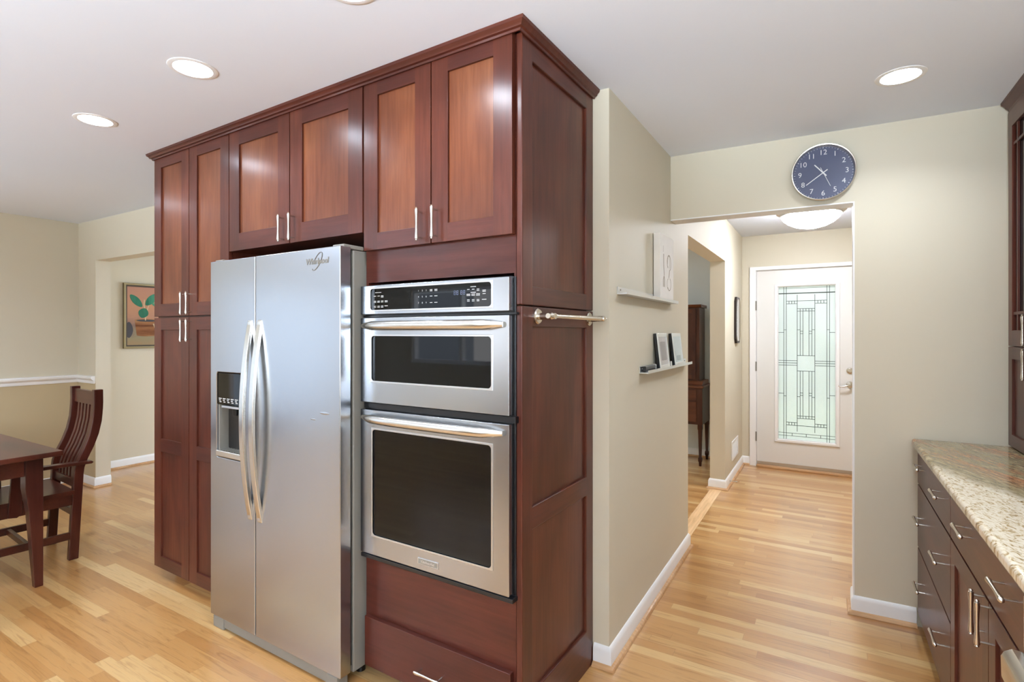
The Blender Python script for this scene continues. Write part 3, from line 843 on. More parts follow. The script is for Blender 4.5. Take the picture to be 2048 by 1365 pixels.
for j in range(3):
    for i in range(3):
        t_ = text_mesh('789456123'[j * 3 + i] if False else '123456789'[j * 3 + i], 0.0085, OM, -0.437 + i * 0.019, 1.588 - j * 0.023, 0.0329, 0.0005)
        dg_.add(t_.v, t_.f)
dg_.build('keypad_digits', 'printed', cpn)
sg = MB()
for u in (-0.268, -0.256, -0.238, -0.226):
    for a, b, c, d in ((0, 0.008, 0, 0.0012), (0, 0.008, 0.007, 0.0082), (0, 0.008, 0.014, 0.0152), (0, 0.0012, 0, 0.0152), (0.0068, 0.008, 0, 0.0152)):
        sg.mbox(OM, u + a, u + b, 1.566 + c, 1.566 + d, 0.0329, 0.0333)
sg.build('display_digits', 'displayblue', cpn)
MB().mbox(OM, U0, -0.012, 1.492, 1.500, 0.0, 0.020).build('vent_slot', 'black', ov, 0.001, 1)
def odoor(name, v0, v1, a0, a1, b0, b1, hv, bow):
    d = MB().plate_hole(OM, U0, U1, v0, v1, a0, a1, b0, b1, 0.016, 0.012, 0.035, chamf=0.003).build(name, 'steel', ov, 0.002, 2)
    MB().plate_hole(OM, a0 - 0.006, a1 + 0.006, b0 - 0.006, b1 + 0.006, a0 + 0.001, a1 - 0.001, b0 + 0.001, b1 - 0.001, 0.014, 0.034, 0.0372).build('window_bezel', 'alu', d, 0.001, 1)
    MB().mprism(OM, rrect(a0 + 0.001, a1 - 0.001, b0 + 0.001, b1 - 0.001, 0.014), 0.014, 0.032).build('window_glass', 'blackglass', d)
    n = 20; pts = []
    for i in range(n + 1):
        t = i / n; u = -0.728 + (0.674) * t; k = 1 - (2 * t - 1) ** 4
        pts.append(OM(u, hv, 0.040 + bow * k))
    rr = [0.010 + 0.0085 * min(1, min(i, n - i) / 2.0) for i in range(n + 1)]
    h = MB().tube(pts, rr, 16, ell=(1, 1.0))
    for u in (-0.700, -0.082): h.tube([OM(u, hv, 0.0352), OM(u, hv, 0.050)], 0.012, 12)
    h.build('handle', 'steel_h', d)
    return d
od = odoor('microwave_door', 1.150, 1.490, -0.686, -0.103, 1.237, 1.418, 1.458, 0.028)
MB().mbox(OM, U0 + 0.006, -0.014, 1.124, 1.146, 0.0, 0.022).build('vent_slot', 'black', ov, 0.001, 1)
od2 = odoor('oven_door', 0.540, 1.120, -0.680, -0.103, 0.620, 1.044, 1.090, 0.034)
MB().mbox(OM, U0, -0.018, 0.520, 0.536, 0.0, 0.034).build('bottom_vent', 'black', ov, 0.002, 1)
pl_ = MB().mbox(OM, -0.438, -0.338, 0.562, 0.586, 0.0350, 0.0375).build('badge', 'alu', od2, 0.0012, 2)
MB().mbox(OM, -0.434, -0.342, 0.565, 0.583, 0.0374, 0.0379).build('badge_field', 'greymetal', pl_)
text_mesh('KitchenAid', 0.0145, OM, -0.388, 0.574, 0.0379, 0.0006, bold=0.0004).build('lettering', 'alu', pl_)

# ================================================================== TOWEL BAR
tb = thing('towel_bar', 'satin nickel towel bar screwed to the panelled side of the oven cabinet', 'towel bar', (0.0, 0.34, 1.488), 'R')
TM = SIDER(0.0003)
for u in (0.118, 0.560):
    MB().lathe([(0.028, 0.0), (0.028, 0.006), (0.024, 0.010), (0.0125, 0.011), (0.012, 0.044), (0.0125, 0.048), (0.0125, 0.070), (0.010, 0.075), (0.0, 0.075)], lambda x, y, h: TM(u + x, 1.488 + y, h), 28).build('bracket', 'nickel', tb)
bb = MB().tube([TM(0.085, 1.488, 0.062), TM(0.093, 1.488, 0.062), TM(0.098, 1.488, 0.062), TM(0.104, 1.488, 0.062), TM(0.128, 1.488, 0.062), TM(0.140, 1.488, 0.062), TM(0.150, 1.488, 0.062), TM(0.560, 1.488, 0.062),
                TM(0.570, 1.488, 0.062), TM(0.575, 1.488, 0.062), TM(0.590, 1.488, 0.062)],
               [0.009, 0.0098, 0.0085, 0.013, 0.013, 0.010, 0.0085, 0.0085, 0.012, 0.009, 0.009], 18)
bb.build('bar', 'nickel', tb)

# ================================================================== HALL WALL THINGS
def zlathe(cx, cy): return lambda x, y, h: (cx + x, cy + y, h)
KM = lambda u, v, q: (u + q * sin(CLK_A), YH(u) - q * cos(CLK_A), v)       # on the clock wall, facing the kitchen

ck = thing('wall_clock', 'round wall clock with slate blue dial and thin silver rim above the hall opening', 'clock', (-0.020, YH(-0.02), 2.262))
cx_, cz_, R_ = -0.020, 2.2625, 0.147
MB().lathe([(R_ - 0.012, 0.0005), (R_ - 0.001, 0.004), (R_, 0.016), (R_, 0.036), (R_ - 0.003, 0.040), (R_ - 0.007, 0.039), (R_ - 0.009, 0.034), (R_ - 0.009, 0.014), (R_ - 0.012, 0.012)],
           lambda x, y, h: KM(cx_ + x, cz_ + y, h), 72).build('rim', 'nickel', ck)
MB().lathe([(0.0, 0.0135), (R_ - 0.0088, 0.0135), (R_ - 0.0088, 0.003), (0.0, 0.003)], lambda x, y, h: KM(cx_ + x, cz_ + y, h), 72, smooth=False).build('dial', 'navy', ck)
for h in range(1, 13):
    a = radians(90 - 30 * h); rr = 0.106
    text_mesh(str(h), 0.037, KM, cx_ + rr * cos(a), cz_ + rr * sin(a), 0.0137, 0.0006, bold=-0.0002).build('numeral', 'whiteplastic', ck)
tk = MB()
for i in range(60):
    a = radians(6 * i); L_ = 0.006 if i % 5 == 0 else 0.0035; wd = 0.0011 if i % 5 == 0 else 0.0007
    r0, r1 = 0.131 - L_ / 2, 0.131 + L_ / 2
    ca, sa = cos(a), sin(a)
    P_ = [(r0 * ca - wd * sa, r0 * sa + wd * ca), (r0 * ca + wd * sa, r0 * sa - wd * ca), (r1 * ca + wd * sa, r1 * sa - wd * ca), (r1 * ca - wd * sa, r1 * sa + wd * ca)]
    tk.mprism(lambda u, v, q: KM(cx_ + u, cz_ + v, q), P_, 0.0135, 0.0140)
tk.build('minute_track', 'whiteplastic', ck)
def hand(nm, deg, L_, tail, wd, q0):
    a = radians(90 - deg); ca, sa = cos(a), sin(a)
    pts = [(-tail, -wd), (L_, -wd * 0.8), (L_, wd * 0.8), (-tail, wd)]
    P_ = [(t * ca - s_ * sa, t * sa + s_ * ca) for t, s_ in pts]
    MB().mprism(lambda u, v, q: KM(cx_ + u, cz_ + v, q), P_, q0, q0 + 0.0012).build(nm, 'whiteplastic', ck)
hand('hour_hand', 319.5, 0.060, 0.022, 0.0030, 0.0165)
hand('minute_hand', 234, 0.096, 0.024, 0.0022, 0.0185)
hand('second_hand', 156, 0.080, 0.030, 0.0011, 0.0205)
MB().lathe([(0.0, 0.0225), (0.004, 0.0225), (0.005, 0.0140), (0, 0.0140)], lambda x, y, h: KM(cx_ + x, cz_ + y, h), 20).build('hub', 'whiteplastic', ck)
MB().lathe([(0.0, 0.0345), (R_ - 0.0092, 0.0345), (R_ - 0.0092, 0.0330), (0, 0.0330)], lambda x, y, h: KM(cx_ + x, cz_ + y, h), 64, smooth=False).build('glass', 'pane', ck)

WX = -0.80
def ledge(lab, y0, y1, z):
    o = thing('picture_ledge', lab, 'shelf', (WX, (y0 + y1) / 2, z), group='narrow metal picture ledges')
    prof = [(WX + 0.0003, z - 0.012), (WX + 0.046, z - 0.012), (WX + 0.046, z + 0.004), (WX + 0.044, z + 0.004), (WX + 0.044, z - 0.006), (WX + 0.004, z - 0.006), (WX + 0.004, z + 0.022), (WX + 0.0003, z + 0.022)]
    MB().mprism(lambda u, v, q: (u, q, v), prof, y0, y1).build('shelf', 'alu', o)
    for yy in (y0 + 0.035, y1 - 0.035):
        MB().lathe([(0.0, 0.007), (0.0035, 0.0065), (0.0045, 0.004)], lambda x, y, h: (WX + h, yy + x, z + 0.010 + y), 14).build('screw', 'greymetal', o)
    return o
l1 = ledge('narrow pale metal picture ledge holding the white canvas, the higher of the two', 2.25, 3.185, 1.612)
l2 = ledge('narrow pale metal picture ledge holding two small photo frames, the lower of the two', 2.575, 3.555, 1.240)
# canvas with the grey cutlery drawing
cv = thing('canvas_print', 'tall white canvas with a faint grey drawing, standing on the upper ledge', 'picture', (WX, 2.94, 1.606))
MB().box(WX + 0.0045, WX + 0.041, 2.808, 3.085, 1.6062, 1.962).build('canvas', 'canvas', cv, 0.002)
CM = SIDER(WX + 0.0411)
dm = MB()
def stroke(pts, r=0.0022):
    for (a, b), (c, d) in zip(pts, pts[1:]):
        L_ = hypot(c - a, d - b) or 1e-6; nx, ny = -(d - b) / L_ * r, (c - a) / L_ * r
        dm.mprism(CM, [(a - nx, b - ny), (c - nx, d - ny), (c + nx, d + ny), (a + nx, b + ny)], 0, 0.0004)
stroke([(2.868, 1.90), (2.868, 1.865)], 0.001); stroke([(2.872, 1.856), (2.874, 1.80), (2.882, 1.76), (2.884, 1.74)], 0.005)
for k in (-0.012, -0.004, 0.004, 0.012): stroke([(2.882 + k * 0.3, 1.738), (2.880 + k * 1.4, 1.715), (2.880 + k * 1.4, 1.678)], 0.0018)
dm.build('drawn_fork', 'drawn', cv); dm = MB()
def arc(cx0, cy0, rx, ry, a0, a1, n=14): return [(cx0 + rx * cos(radians(a0 + (a1 - a0) * i / n)), cy0 + ry * sin(radians(a0 + (a1 - a0) * i / n))) for i in range(n + 1)]
stroke(arc(2.985, 1.815, 0.040, 0.045, 160, -50), 0.003); stroke(arc(2.978, 1.815, 0.024, 0.042, 190, -40), 0.0016); stroke([(2.945, 1.83), (2.952, 1.80), (2.965, 1.79)], 0.004)
stroke([(3.000, 1.782), (2.985, 1.745), (2.980, 1.735)], 0.0045)
stroke(arc(2.990, 1.700, 0.036, 0.035, 70, -150), 0.0022); stroke(arc(2.975, 1.700, 0.03, 0.03, 100, 250), 0.0018)
dm.build('drawn_whisk', 'drawn', cv)
# two small leaning frames
def leaning_frame(lab, y0, y1, with_photo):
    tl = radians(6.6); zb = 1.2362; xb = -0.7595
    o = thing('photo_frame', lab, 'picture frame', (xb, (y0 + y1) / 2, zb), group='small photo frames on the lower ledge')
    FMX = lambda u, v, q: (xb - v * sin(tl) + q * cos(tl), u, zb + v * cos(tl) + q * sin(tl))
    H = 0.192
    MB().mbox(FMX, y0, y1, 0.001, H, -0.0160, -0.001).build('frame_back', 'black', o, 0.0015)
    MB().frame(FMX, [y0, y0 + 0.018, y1 - 0.018, y1], [0.001, 0.020, H - 0.020, H], -0.001, 0.003, {(1, 1)}).build('frame', 'alu', o, 0.001)
    MB().mbox(FMX, y0 + 0.016, y1 - 0.016, 0.018, H - 0.018, -0.001, 0.0010).build('mat_board', 'mat_board', o)
    if with_photo:
        MB().mbox(FMX, y0 + 0.045, y1 - 0.045, 0.044, H - 0.046, 0.0010, 0.0014).build('print', 'photo', o)
    else:
        MB().mbox(FMX, y0 + 0.060, y1 - 0.055, 0.030, 0.060, 0.0010, 0.0014).build('print', 'photo', o)
    MB().mbox(FMX, y0 + 0.017, y1 - 0.017, 0.019, H - 0.019, 0.0016, 0.0022).build('glass', 'pane', o)
leaning_frame('small leaning frame with a grey photograph, nearer of two on the lower ledge', 2.812, 3.008, True)
leaning_frame('small leaning frame with a mostly white print, farther of two on the lower ledge', 3.128, 3.335, False)
bk = thing('black_case', 'small black case lying on the lower ledge beside the nearer photo frame', 'case', (WX + 0.02, 2.64, 1.234))
MB().box(WX + 0.0085, WX + 0.026, 2.60, 2.775, 1.2350, 1.262).build('case', 'black', bk, 0.003)
MB().box(WX + 0.008, WX + 0.0265, 2.7752, 2.790, 1.2350, 1.266).build('end_cap', 'alu', bk, 0.002)
st = tag(MB().box(WX + 0.020, WX + 0.042, 3.032, 3.052, 1.2342, 1.268).build('clip_stand', 'alu', None, 0.003, org=(WX + 0.03, 3.042, 1.234)), 'tiny silver clip on the lower ledge between the two photo frames', 'clip')

# slim mirror near the front door
mr = thing('wall_mirror', 'slim dark-edged mirror with clipped corners on the entry wall', 'mirror', (WX, 5.80, 1.56))
def octo(y0, y1, z0, z1, c): return [(y0 + c, z0), (y1 - c, z0), (y1, z0 + c), (y1, z1 - c), (y1 - c, z1), (y0 + c, z1), (y0, z1 - c), (y0, z0 + c)]
MI = SIDER(WX + 0.0003)
MB().mprism(MI, octo(5.668, 5.935, 1.325, 1.790, 0.045), 0.0, 0.022).build('frame', 'bronze', mr, 0.002)
MB().mprism(MI, octo(5.690, 5.913, 1.347, 1.768, 0.040), 0.0221, 0.026).build('glass', 'mirror', mr, 0.001, 1)
# wall register
vg = thing('wall_vent', 'white louvred air vent low on the entry wall beside the baseboard', 'vent', (WX, 5.70, 0.28))
MB().frame(MI, [5.50, 5.53, 5.87, 5.90], [0.185, 0.21, 0.345, 0.37], 0.0, 0.009, {(1, 1)}).build('frame', 'white', vg, 0.002)
lv_ = MB()
for k in range(10):
    z = 0.213 + k * 0.0134; lv_.mprism(lambda u, v, q: (WX + 0.0005 + u, q, z + v), [(0, 0.006), (0.006, 0), (0.007, 0.001), (0.001, 0.008)], 5.531, 5.869)
lv_.build('louvres', 'white', vg)
# spring door stop
ds = MB().tube([(WX + 0.015, 5.27, 0.052), (WX + 0.07, 5.27, 0.050)], 0.004, 10)
ds.tube([(WX + 0.070, 5.27, 0.050), (WX + 0.085, 5.27, 0.050)], 0.008, 12)
tag(ds.build('door_stop', 'nickel', None, org=(WX + 0.015, 5.27, 0.05)), 'thin metal door stop sticking out of the baseboard near the entry', 'door stop')

# ================================================================== LAMPS
def downlight(lab, x, y):
    o = thing('recessed_light', lab, 'ceiling light', (x, y, CEIL), group='recessed ceiling lights')
    MB().lathe([(0.068, -0.0003), (0.069, -0.0035), (0.078, -0.0040), (0.087, -0.0022), (0.088, -0.0003)], lambda a, b, h: (x + a, y + b, CEIL + h), 40).build('trim_ring', 'white', o)
    MB().lathe([(0.0, -0.0032), (0.060, -0.0030), (0.0675, -0.0012), (0.0675, -0.0004), (0.0, -0.0004)], lambda a, b, h: (x + a, y + b, CEIL + h), 32).build('lens', 'lamp', o)
    ld = bpy.data.lights.new('lamp_light', 'AREA'); ld.shape = 'DISK'; ld.size = 0.125; ld.energy = LAMP_W; ld.spread = radians(140); ld.color = (0.84, 0.92, 1.0)
    lo = bpy.data.objects.new('lamp_light', ld); COL.objects.link(lo); lo.parent = o; lo.location = (0, 0, -0.006)
downlight('round recessed ceiling light farthest left, over the dining side', -3.09, 1.19)
downlight('round recessed ceiling light second from the left, in front of the pantry cabinet', -2.155, 1.155)
downlight('round recessed ceiling light at the top edge above the ovens, mostly cut off', -1.24, 1.12)
downlight('round recessed ceiling light on the right, before the clock wall', 0.255, 2.66)
for x, y in ((0.255, 1.10), (0.255, -0.45), (-2.15, -0.9), (-0.60, -0.9), (-4.60, 1.0), (-4.6, -0.9)):  # unseen lamps added for more light in the rooms
    downlight('round recessed ceiling light added out of view to brighten the room', x, y)

el = thing('ceiling_light', 'white glass bowl ceiling light in the entry beyond the hall opening', 'ceiling light', (-0.12, 5.06, CEIL))
ex, ey = -0.12, 5.06
MB().lathe([(0.0, -0.0003), (0.235, -0.0003), (0.258, -0.030), (0.258, -0.040), (0.235, -0.052), (0.226, -0.056), (0.0, -0.056)], lambda a, b, h: (ex + a, ey + b, CEIL + h), 56).build('pan', 'white', el)
MB().lathe([(0.224, -0.0565), (0.224, -0.070), (0.205, -0.098), (0.170, -0.128), (0.120, -0.154), (0.06, -0.170), (0.0, -0.174)], lambda a, b, h: (ex + a, ey + b, CEIL + h), 56).build('bowl', 'bowl', el)
MB().lathe([(0.2255, -0.056), (0.231, -0.059), (0.231, -0.067), (0.2255, -0.070)], lambda a, b, h: (ex + a, ey + b, CEIL + h), 56).build('ring', 'nickel', el)

# ================================================================== RIGHT SIDE: base cabinets, worktop, hutch
CXF = 0.375                                   # door faces
LM = FACEL(CXF + 0.02)
yA0, yA1 = 2.412, 3.218
def bcab(lab, y0, y1):
    o = thing('base_cabinet', lab, 'cabinet', (0.70, (y0 + y1) / 2, 0))
    MB().box(CXF + 0.022, 1.056, y0, y1, 0.085, 0.878).build('body', 'cherry_y', o)
    MB().box(CXF + 0.085, 1.056, y0, y1, 0.0, 0.085).build('toe_kick', 'cherry_y', o)
    return o
ba = bcab('cherry base cabinet of three wide drawers, against the clock wall', yA0 + 0.001, yA1)
for v0, v1, ph in ((0.706, 0.866, 0.812), (0.400, 0.698, 0.568), (0.078, 0.392, 0.263)):
    d = MB().mbox(LM, yA0 + 0.003, yA1 - 0.010, v0, v1, 0.0, 0.02).build('drawer', 'cherry_y', ba, 0.0015)
    for yy in (3.030, 2.570): pull(LM, yy, ph, d, vertical=False, L=0.135, w0=0.02)
bb_ = bcab('cherry base cabinet with one drawer over two panelled doors, beside the range', 1.468, yA0 - 0.001)
d = MB().mbox(LM, 1.472, yA0 - 0.003, 0.706, 0.866, 0.0, 0.02).build('drawer', 'cherry_y', bb_, 0.0015)
for yy in (2.130, 1.690): pull(LM, yy, 0.812, d, vertical=False, L=0.135, w0=0.02)
d = shaker(LM, 1.898, yA0 - 0.003, 0.078, 0.698, bb_, mats=('cherry', 'cherry_y'), pmat='cherry', wst=0.066)
pull(LM, 1.932, 0.649, d, w0=0.02)
d = shaker(LM, 1.472, 1.894, 0.078, 0.698, bb_, mats=('cherry', 'cherry_y'), pmat='cherry', wst=0.066)
pull(LM, 1.862, 0.649, d, w0=0.02)
# worktop
wt_ = MB().box(0.350, 1.058, 1.468, 3.212, 0.879, 0.917).build('worktop', 'granite', None, 0.014, 4, org=(0.70, 2.34, 0.879))
tag(wt_, 'granite worktop with cream, green and rust veining on the right-hand base cabinets', 'worktop')
# hutch standing on the worktop
hx = 0.704
HM = FACEL(hx + 0.02)
hc = thing('hutch_cabinet', 'tall cherry cabinet standing on the granite worktop, with lattice glass doors above', 'cabinet', (0.88, 2.9, 0.918))
MB().box(hx + 0.022, 1.056, 2.485, 3.218, 0.9185, 2.430).build('body', 'cherry_y', hc)
for y0, y1, hu in ((2.852, 3.214, 2.882), (2.488, 2.847, 2.818)):
    d = MB().frame(HM, [y0, y0 + 0.055, y1 - 0.055, y1], [1.3705, 1.440, 2.350, 2.426], 0.0, 0.02, {(1, 1)}, lambda i, j: 1 if i == 1 else 0).build('door', ['cherry', 'cherry_y'], hc, 0.0015, 1)
    a, b = y0 + 0.055, y1 - 0.055
    MB().mbox(HM, a - 0.003, b + 0.003, 1.437, 2.353, 0.002, 0.006).build('glass', 'blackglass', d)
    us_ = [a, a + 0.001, a + 0.048, a + 0.060, b - 0.060, b - 0.048, b - 0.001, b]; vs_ = [1.440, 1.441, 1.510, 1.522, 2.262, 2.274, 2.349, 2.350]
    hs = {(i, j) for i in (1, 3, 5) for j in (1, 3, 5)}
    MB().frame(HM, us_, vs_, 0.007, 0.015, hs).build('muntins', 'cherry', d)
    pull(HM, hu, 1.440, d, w0=0.02)
    d = shaker(HM, y0, y1, 0.922, 1.3675, hc, mats=('cherry', 'cherry_y'), pmat='cherry', wst=0.055)
    pull(HM, hu, 1.300, d, w0=0.02)
MB().sweep([(-0.004, 2.428), (0.004, 2.428), (0.007, 2.440), (0.016, 2.446), (0.022, 2.458), (0.032, 2.465), (0.034, 2.4745), (-0.004, 2.4745)],
           [(0.712, 3.218), (0.712, 2.483), (1.056, 2.483)]).build('crown', 'cherry_y', hc)
# range whose handle end shows in the corner
rg = thing('kitchen_range', 'stainless range beyond the right edge, only its handle end in view', 'range', (0.70, 1.08, 0))
MB().box(0.372, 1.056, 0.704, 1.464, 0.02, 0.905).build('body', 'steel_v', rg, 0.003)
RGM = FACEL(0.372)
MB().mbox(RGM, 0.708, 1.460, 0.200, 0.770, 0.0, 0.030).build('oven_door', 'steel', rg, 0.004)
MB().mbox(RGM, 0.706, 1.462, 0.780, 0.900, 0.0, 0.030).build('control_panel', 'steel', rg, 0.006)
hb = MB()
hb.mprism(lambda u, v, q: (u, q, v), [(0.298, 0.742), (0.312, 0.735), (0.322, 0.737), (0.330, 0.752), (0.338, 0.790), (0.330, 0.802), (0.314, 0.803), (0.302, 0.795), (0.297, 0.785)], 0.740, 1.412)
hb.box(0.318, 0.3415, 1.385, 1.412, 0.745, 0.765).box(0.318, 0.3415, 0.740, 0.767, 0.745, 0.765)
hb.build('handle', 'steel_h', rg, 0.004, 3)
MB().box(0.40, 1.056, 0.705, 1.463, 0.9055, 0.915).build('cooktop', 'blackglass', rg, 0.003)

# ================================================================== DINING SIDE
tbx0, tbx1, tby0, tby1 = -5.72, -3.757, 0.20, 1.295
dt = thing('dining_table', 'dark mission-style dining table at the left edge', 'table', (-4.73, 0.75, 0))
MB().box(tbx0, tbx1, tby0, tby1, 0.728, 0.756).build('tabletop', 'mission_h', dt, 0.004)
ap = MB().frame(lambda u, v, q: (u, v, q), [tbx0 + 0.075, tbx0 + 0.097, tbx1 - 0.097, tbx1 - 0.075], [tby0 + 0.075, tby0 + 0.097, tby1 - 0.097, tby1 - 0.075], 0.630, 0.7278, {(1, 1)})
ap.build('apron', 'mission_h', dt, 0.002)
for sx in (-1, 1):
    for sy in (-1, 1):
        ox = (tbx1 - 0.052) if sx > 0 else (tbx0 + 0.045); oy = (tby1 - 0.075) if sy > 0 else (tby0 + 0.075)
        mb = MB(); rings = [(0.7278, 0.078), (0.56, 0.078), (0.42, 0.062), (0.20, 0.050), (0.0, 0.038)]
        vs = []
        for z, s_ in rings: vs += [(ox, oy, z), (ox - sx * s_, oy, z), (ox - sx * s_, oy - sy * s_, z), (ox, oy - sy * s_, z)]
        fs = [(0, 1, 2, 3), (19, 18, 17, 16)]
        for i in range(4):
            for k in range(4): fs.append((i * 4 + k, i * 4 + (k + 1) % 4, i * 4 + 4 + (k + 1) % 4, i * 4 + 4 + k))
        mb.add(vs, fs); mb.build('leg', 'mission', dt, 0.003)

CO = (-4.31, 1.26)
dc = thing('dining_chair', 'dark mission armchair with curved slatted back at the far side of the dining table', 'chair', (CO[0], CO[1], 0), rz=radians(-4))
dc.location.y += 0.010
BK = [(0.0, 1.462), (0.20, 1.472), (0.43, 1.484), (0.56, 1.490), (0.62, 1.508), (0.69, 1.540), (0.77, 1.568), (0.86, 1.586), (0.96, 1.593), (1.06, 1.592)]
def curve_y(z):
    for (a, ya), (b, yb) in zip(BK, BK[1:]):
        if a <= z <= b: return ya + (yb - ya) * (z - a) / (b - a)
    return BK[-1][1]
def curved(x0, x1, z0, z1, th, dy=0.0, n=26, taper=False):
    mb = MB(); front, back = [], []
    for i in range(n + 1):
        z = z0 + (z1 - z0) * i / n; y = curve_y(z) + dy
        front.append((y - th / 2, z)); back.append((y + th / 2, z))
    mb.mprism(lambda a, b, q: (q, a, b), front + back[::-1], x0, x1, 0, True)
    return mb
for x in (-4.527, -4.112):
    curved(x - 0.020, x + 0.020, 0.0, 1.06, 0.050).build('rear_leg', 'mission', dc, 0.004, angle=50)
curved(-4.507, -4.132, 0.955, 1.045, 0.024).build('top_rail', 'mission_h', dc, 0.003, angle=50)
curved(-4.507, -4.132, 0.445, 0.495, 0.024).build('lower_rail', 'mission_h', dc, 0.003, angle=50)
for k in range(5):
    x = -4.440 + k * 0.060
    curved(x - 0.016, x + 0.016, 0.495, 0.956, 0.012).build('slat', 'mission', dc, 0.002, angle=50)
# seat, scooped
mb = MB(); nx, ny = 14, 12
top = []; x0, x1, y0, y1 = -4.56, -4.085, 1.015, 1.465
for j in range(ny + 1):
    for i in range(nx + 1):
        u = i / nx; v = j / ny; dip = 0.014 * (sin(pi * u) ** 0.8) * (sin(pi * min(1, v * 0.9 + 0.1)) ** 0.8)
        top.append((x0 + (x1 - x0) * u, y0 + (y1 - y0) * v, 0.438 - dip))
vs = top + [(a, b, 0.412) for a, b, c in top]; W_ = nx + 1; O_ = len(top); fs = []
for j in range(ny):
    for i in range(nx):
        a = j * W_ + i; fs.append((a, a + 1, a + W_ + 1, a + W_)); fs.append((O_ + a, O_ + a + W_, O_ + a + W_ + 1, O_ + a + 1))
for i in range(nx): fs.append((i, O_ + i, O_ + i + 1, i + 1)); a = ny * W_ + i; fs.append((a, a + 1, O_ + a + 1, O_ + a))
for j in range(ny): a = j * W_; fs.append((a, a + W_, O_ + a + W_, O_ + a)); a = j * W_ + nx; fs.append((a, O_ + a, O_ + a + W_, a + W_))
mb.add(vs, fs, 0, True); mb.build('seat', 'mission_h', dc, angle=40)
MB().box(-4.545, -4.527, 1.05, 1.455, 0.345, 0.4115).build('seat_rail', 'mission_h', dc, 0.002)
MB().box(-4.112, -4.094, 1.05, 1.455, 0.345, 0.4115).build('seat_rail', 'mission_h', dc, 0.002)
MB().box(-4.505, -4.134, 1.045, 1.063, 0.345, 0.4115).build('seat_rail', 'mission_h', dc, 0.002)
MB().box(-4.505, -4.134, 1.470, 1.488, 0.345, 0.4115).build('seat_rail', 'mission_h', dc, 0.002)
for x in (-4.532, -4.107):
    MB().box(x - 0.020, x + 0.020, 1.005, 1.045, 0.0, 0.4115).build('front_leg', 'mission', dc, 0.003)
    MB().box(x - 0.011, x + 0.011, 1.045, 1.445, 0.130, 0.175).build('stretcher', 'mission_h', dc, 0.002)
    sgn = 1 if x > -4.3 else -1
    arm = MB(); pts = []
    for t in range(13):
        f = t / 12; y = 1.000 + 0.545 * f; pts.append((x + sgn * (0.020 + 0.010 * sin(pi * f)), y, 0.612 - 0.012 * (1 - f)))
    for side in (0,):
        poly = [(1.000, 0.592), (1.000, 0.614), (1.20, 0.622), (1.40, 0.618), (1.545, 0.612), (1.555, 0.603), (1.545, 0.594), (1.40, 0.598), (1.20, 0.600)]
        arm.mprism(lambda a, b, q: (x + sgn * 0.024 + q, a, b), poly, -0.029 , 0.029)
    arm.build('arm', 'mission_h', dc, 0.004, 3)
    sp = MB(); sp.mprism(lambda a, b, q: (x + sgn * 0.018 + q, a, b), [(1.150, 0.352), (1.190, 0.345), (1.215, 0.365), (1.212, 0.600), (1.165, 0.600)], 0.001, 0.022)
    sp.build('arm_support', 'mission', dc, 0.003)
MB().box(-4.521, -4.118, 1.235, 1.257, 0.135, 0.170).build('stretcher', 'mission_h', dc, 0.002)
MB().box(-4.507, -4.132, 1.462, 1.480, 0.270, 0.310).build('stretcher', 'mission_h', dc, 0.002)

# ================================================================== LIVING ROOM
pt = thing('framed_painting', 'framed painting of a green-leaved plant in a woven basket, half hidden by the pantry cabinet', 'painting', (-6.42, 3.05, 1.60))
PM = SIDER(-6.4197)
py0, py1, pz0, pz1 = 2.715, 3.325, 1.262, 1.962
MB().frame(PM, [py0, py0 + 0.022, py1 - 0.022, py1], [pz0, pz0 + 0.022, pz1 - 0.022, pz1], 0.0, 0.030, {(1, 1)}).build('frame', 'framegold', pt, 0.004)
MB().frame(PM, [py0 + 0.020, py0 + 0.036, py1 - 0.036, py1 - 0.020], [pz0 + 0.020, pz0 + 0.036, pz1 - 0.036, pz1 - 0.020], 0.0, 0.020, {(1, 1)}).build('inner_frame', 'framedark', pt, 0.002)
mp_ = N('painted_ground'); b_ = mp_.bsdf(None, 0.6)
cc = mp_.n('TexCoord'); ss = mp_.n('SeparateXYZ'); mp_.l(cc.outputs['Object'], ss.inputs[0])
nzp = mp_.noise(cc.outputs['Object'], 9, 5, 0.6, 1.0)
hgt = mp_.math('ADD', mp_.math('MULTIPLY', ss.outputs[2], 1.45), mp_.math('MULTIPLY', nzp.outputs[0], 0.30))
mp_.l(mp_.ramp(mp_.math('ADD', hgt, 0.36), [(0.08, lin((150, 124, 88))), (0.22, lin((138, 128, 96))), (0.34, lin((122, 98, 86))), (0.48, lin((168, 122, 96))), (0.70, lin((182, 132, 98))), (0.95, lin((176, 126, 104)))]), b_.inputs['Base Color'])
MB().mbox(PM, py0 + 0.034, py1 - 0.034, pz0 + 0.034, pz1 - 0.034, 0.0, 0.010).build('canvas', mp_.m, pt)
LF = [wood('painted_leaf', (44, 100, 82), (78, 146, 118), (128, 180, 142), 'z', 0.6, 0.0, 0.5), wood('painted_basket', (88, 54, 38), (136, 90, 60), (174, 132, 94), 'y', 0.6, 0.0, 3.0), plain('painted_dark', (60, 56, 60), 0.6), plain('painted_stem', (196, 176, 140), 0.6)]
pp = MB(); QP = [0.0101]
def blob(cy, cz, ry, rz_, rot, m, n=28, sharp=1.0):
    QP[0] += 0.0002; q0 = QP[0]; P_ = []
    for i in range(n):
        t = 2 * pi * i / n; a = ry * cos(t); b = rz_ * sin(t) * (1 - 0.25 * sharp * cos(t) ** 2)
        P_.append((cy + a * cos(rot) - b * sin(rot), cz + a * sin(rot) + b * cos(rot)))
    pp.mprism(PM, P_, 0.0099, q0, m)
P0 = py0
blob(P0 + 0.055, 1.46, 0.040, 0.085, 0.0, 2)
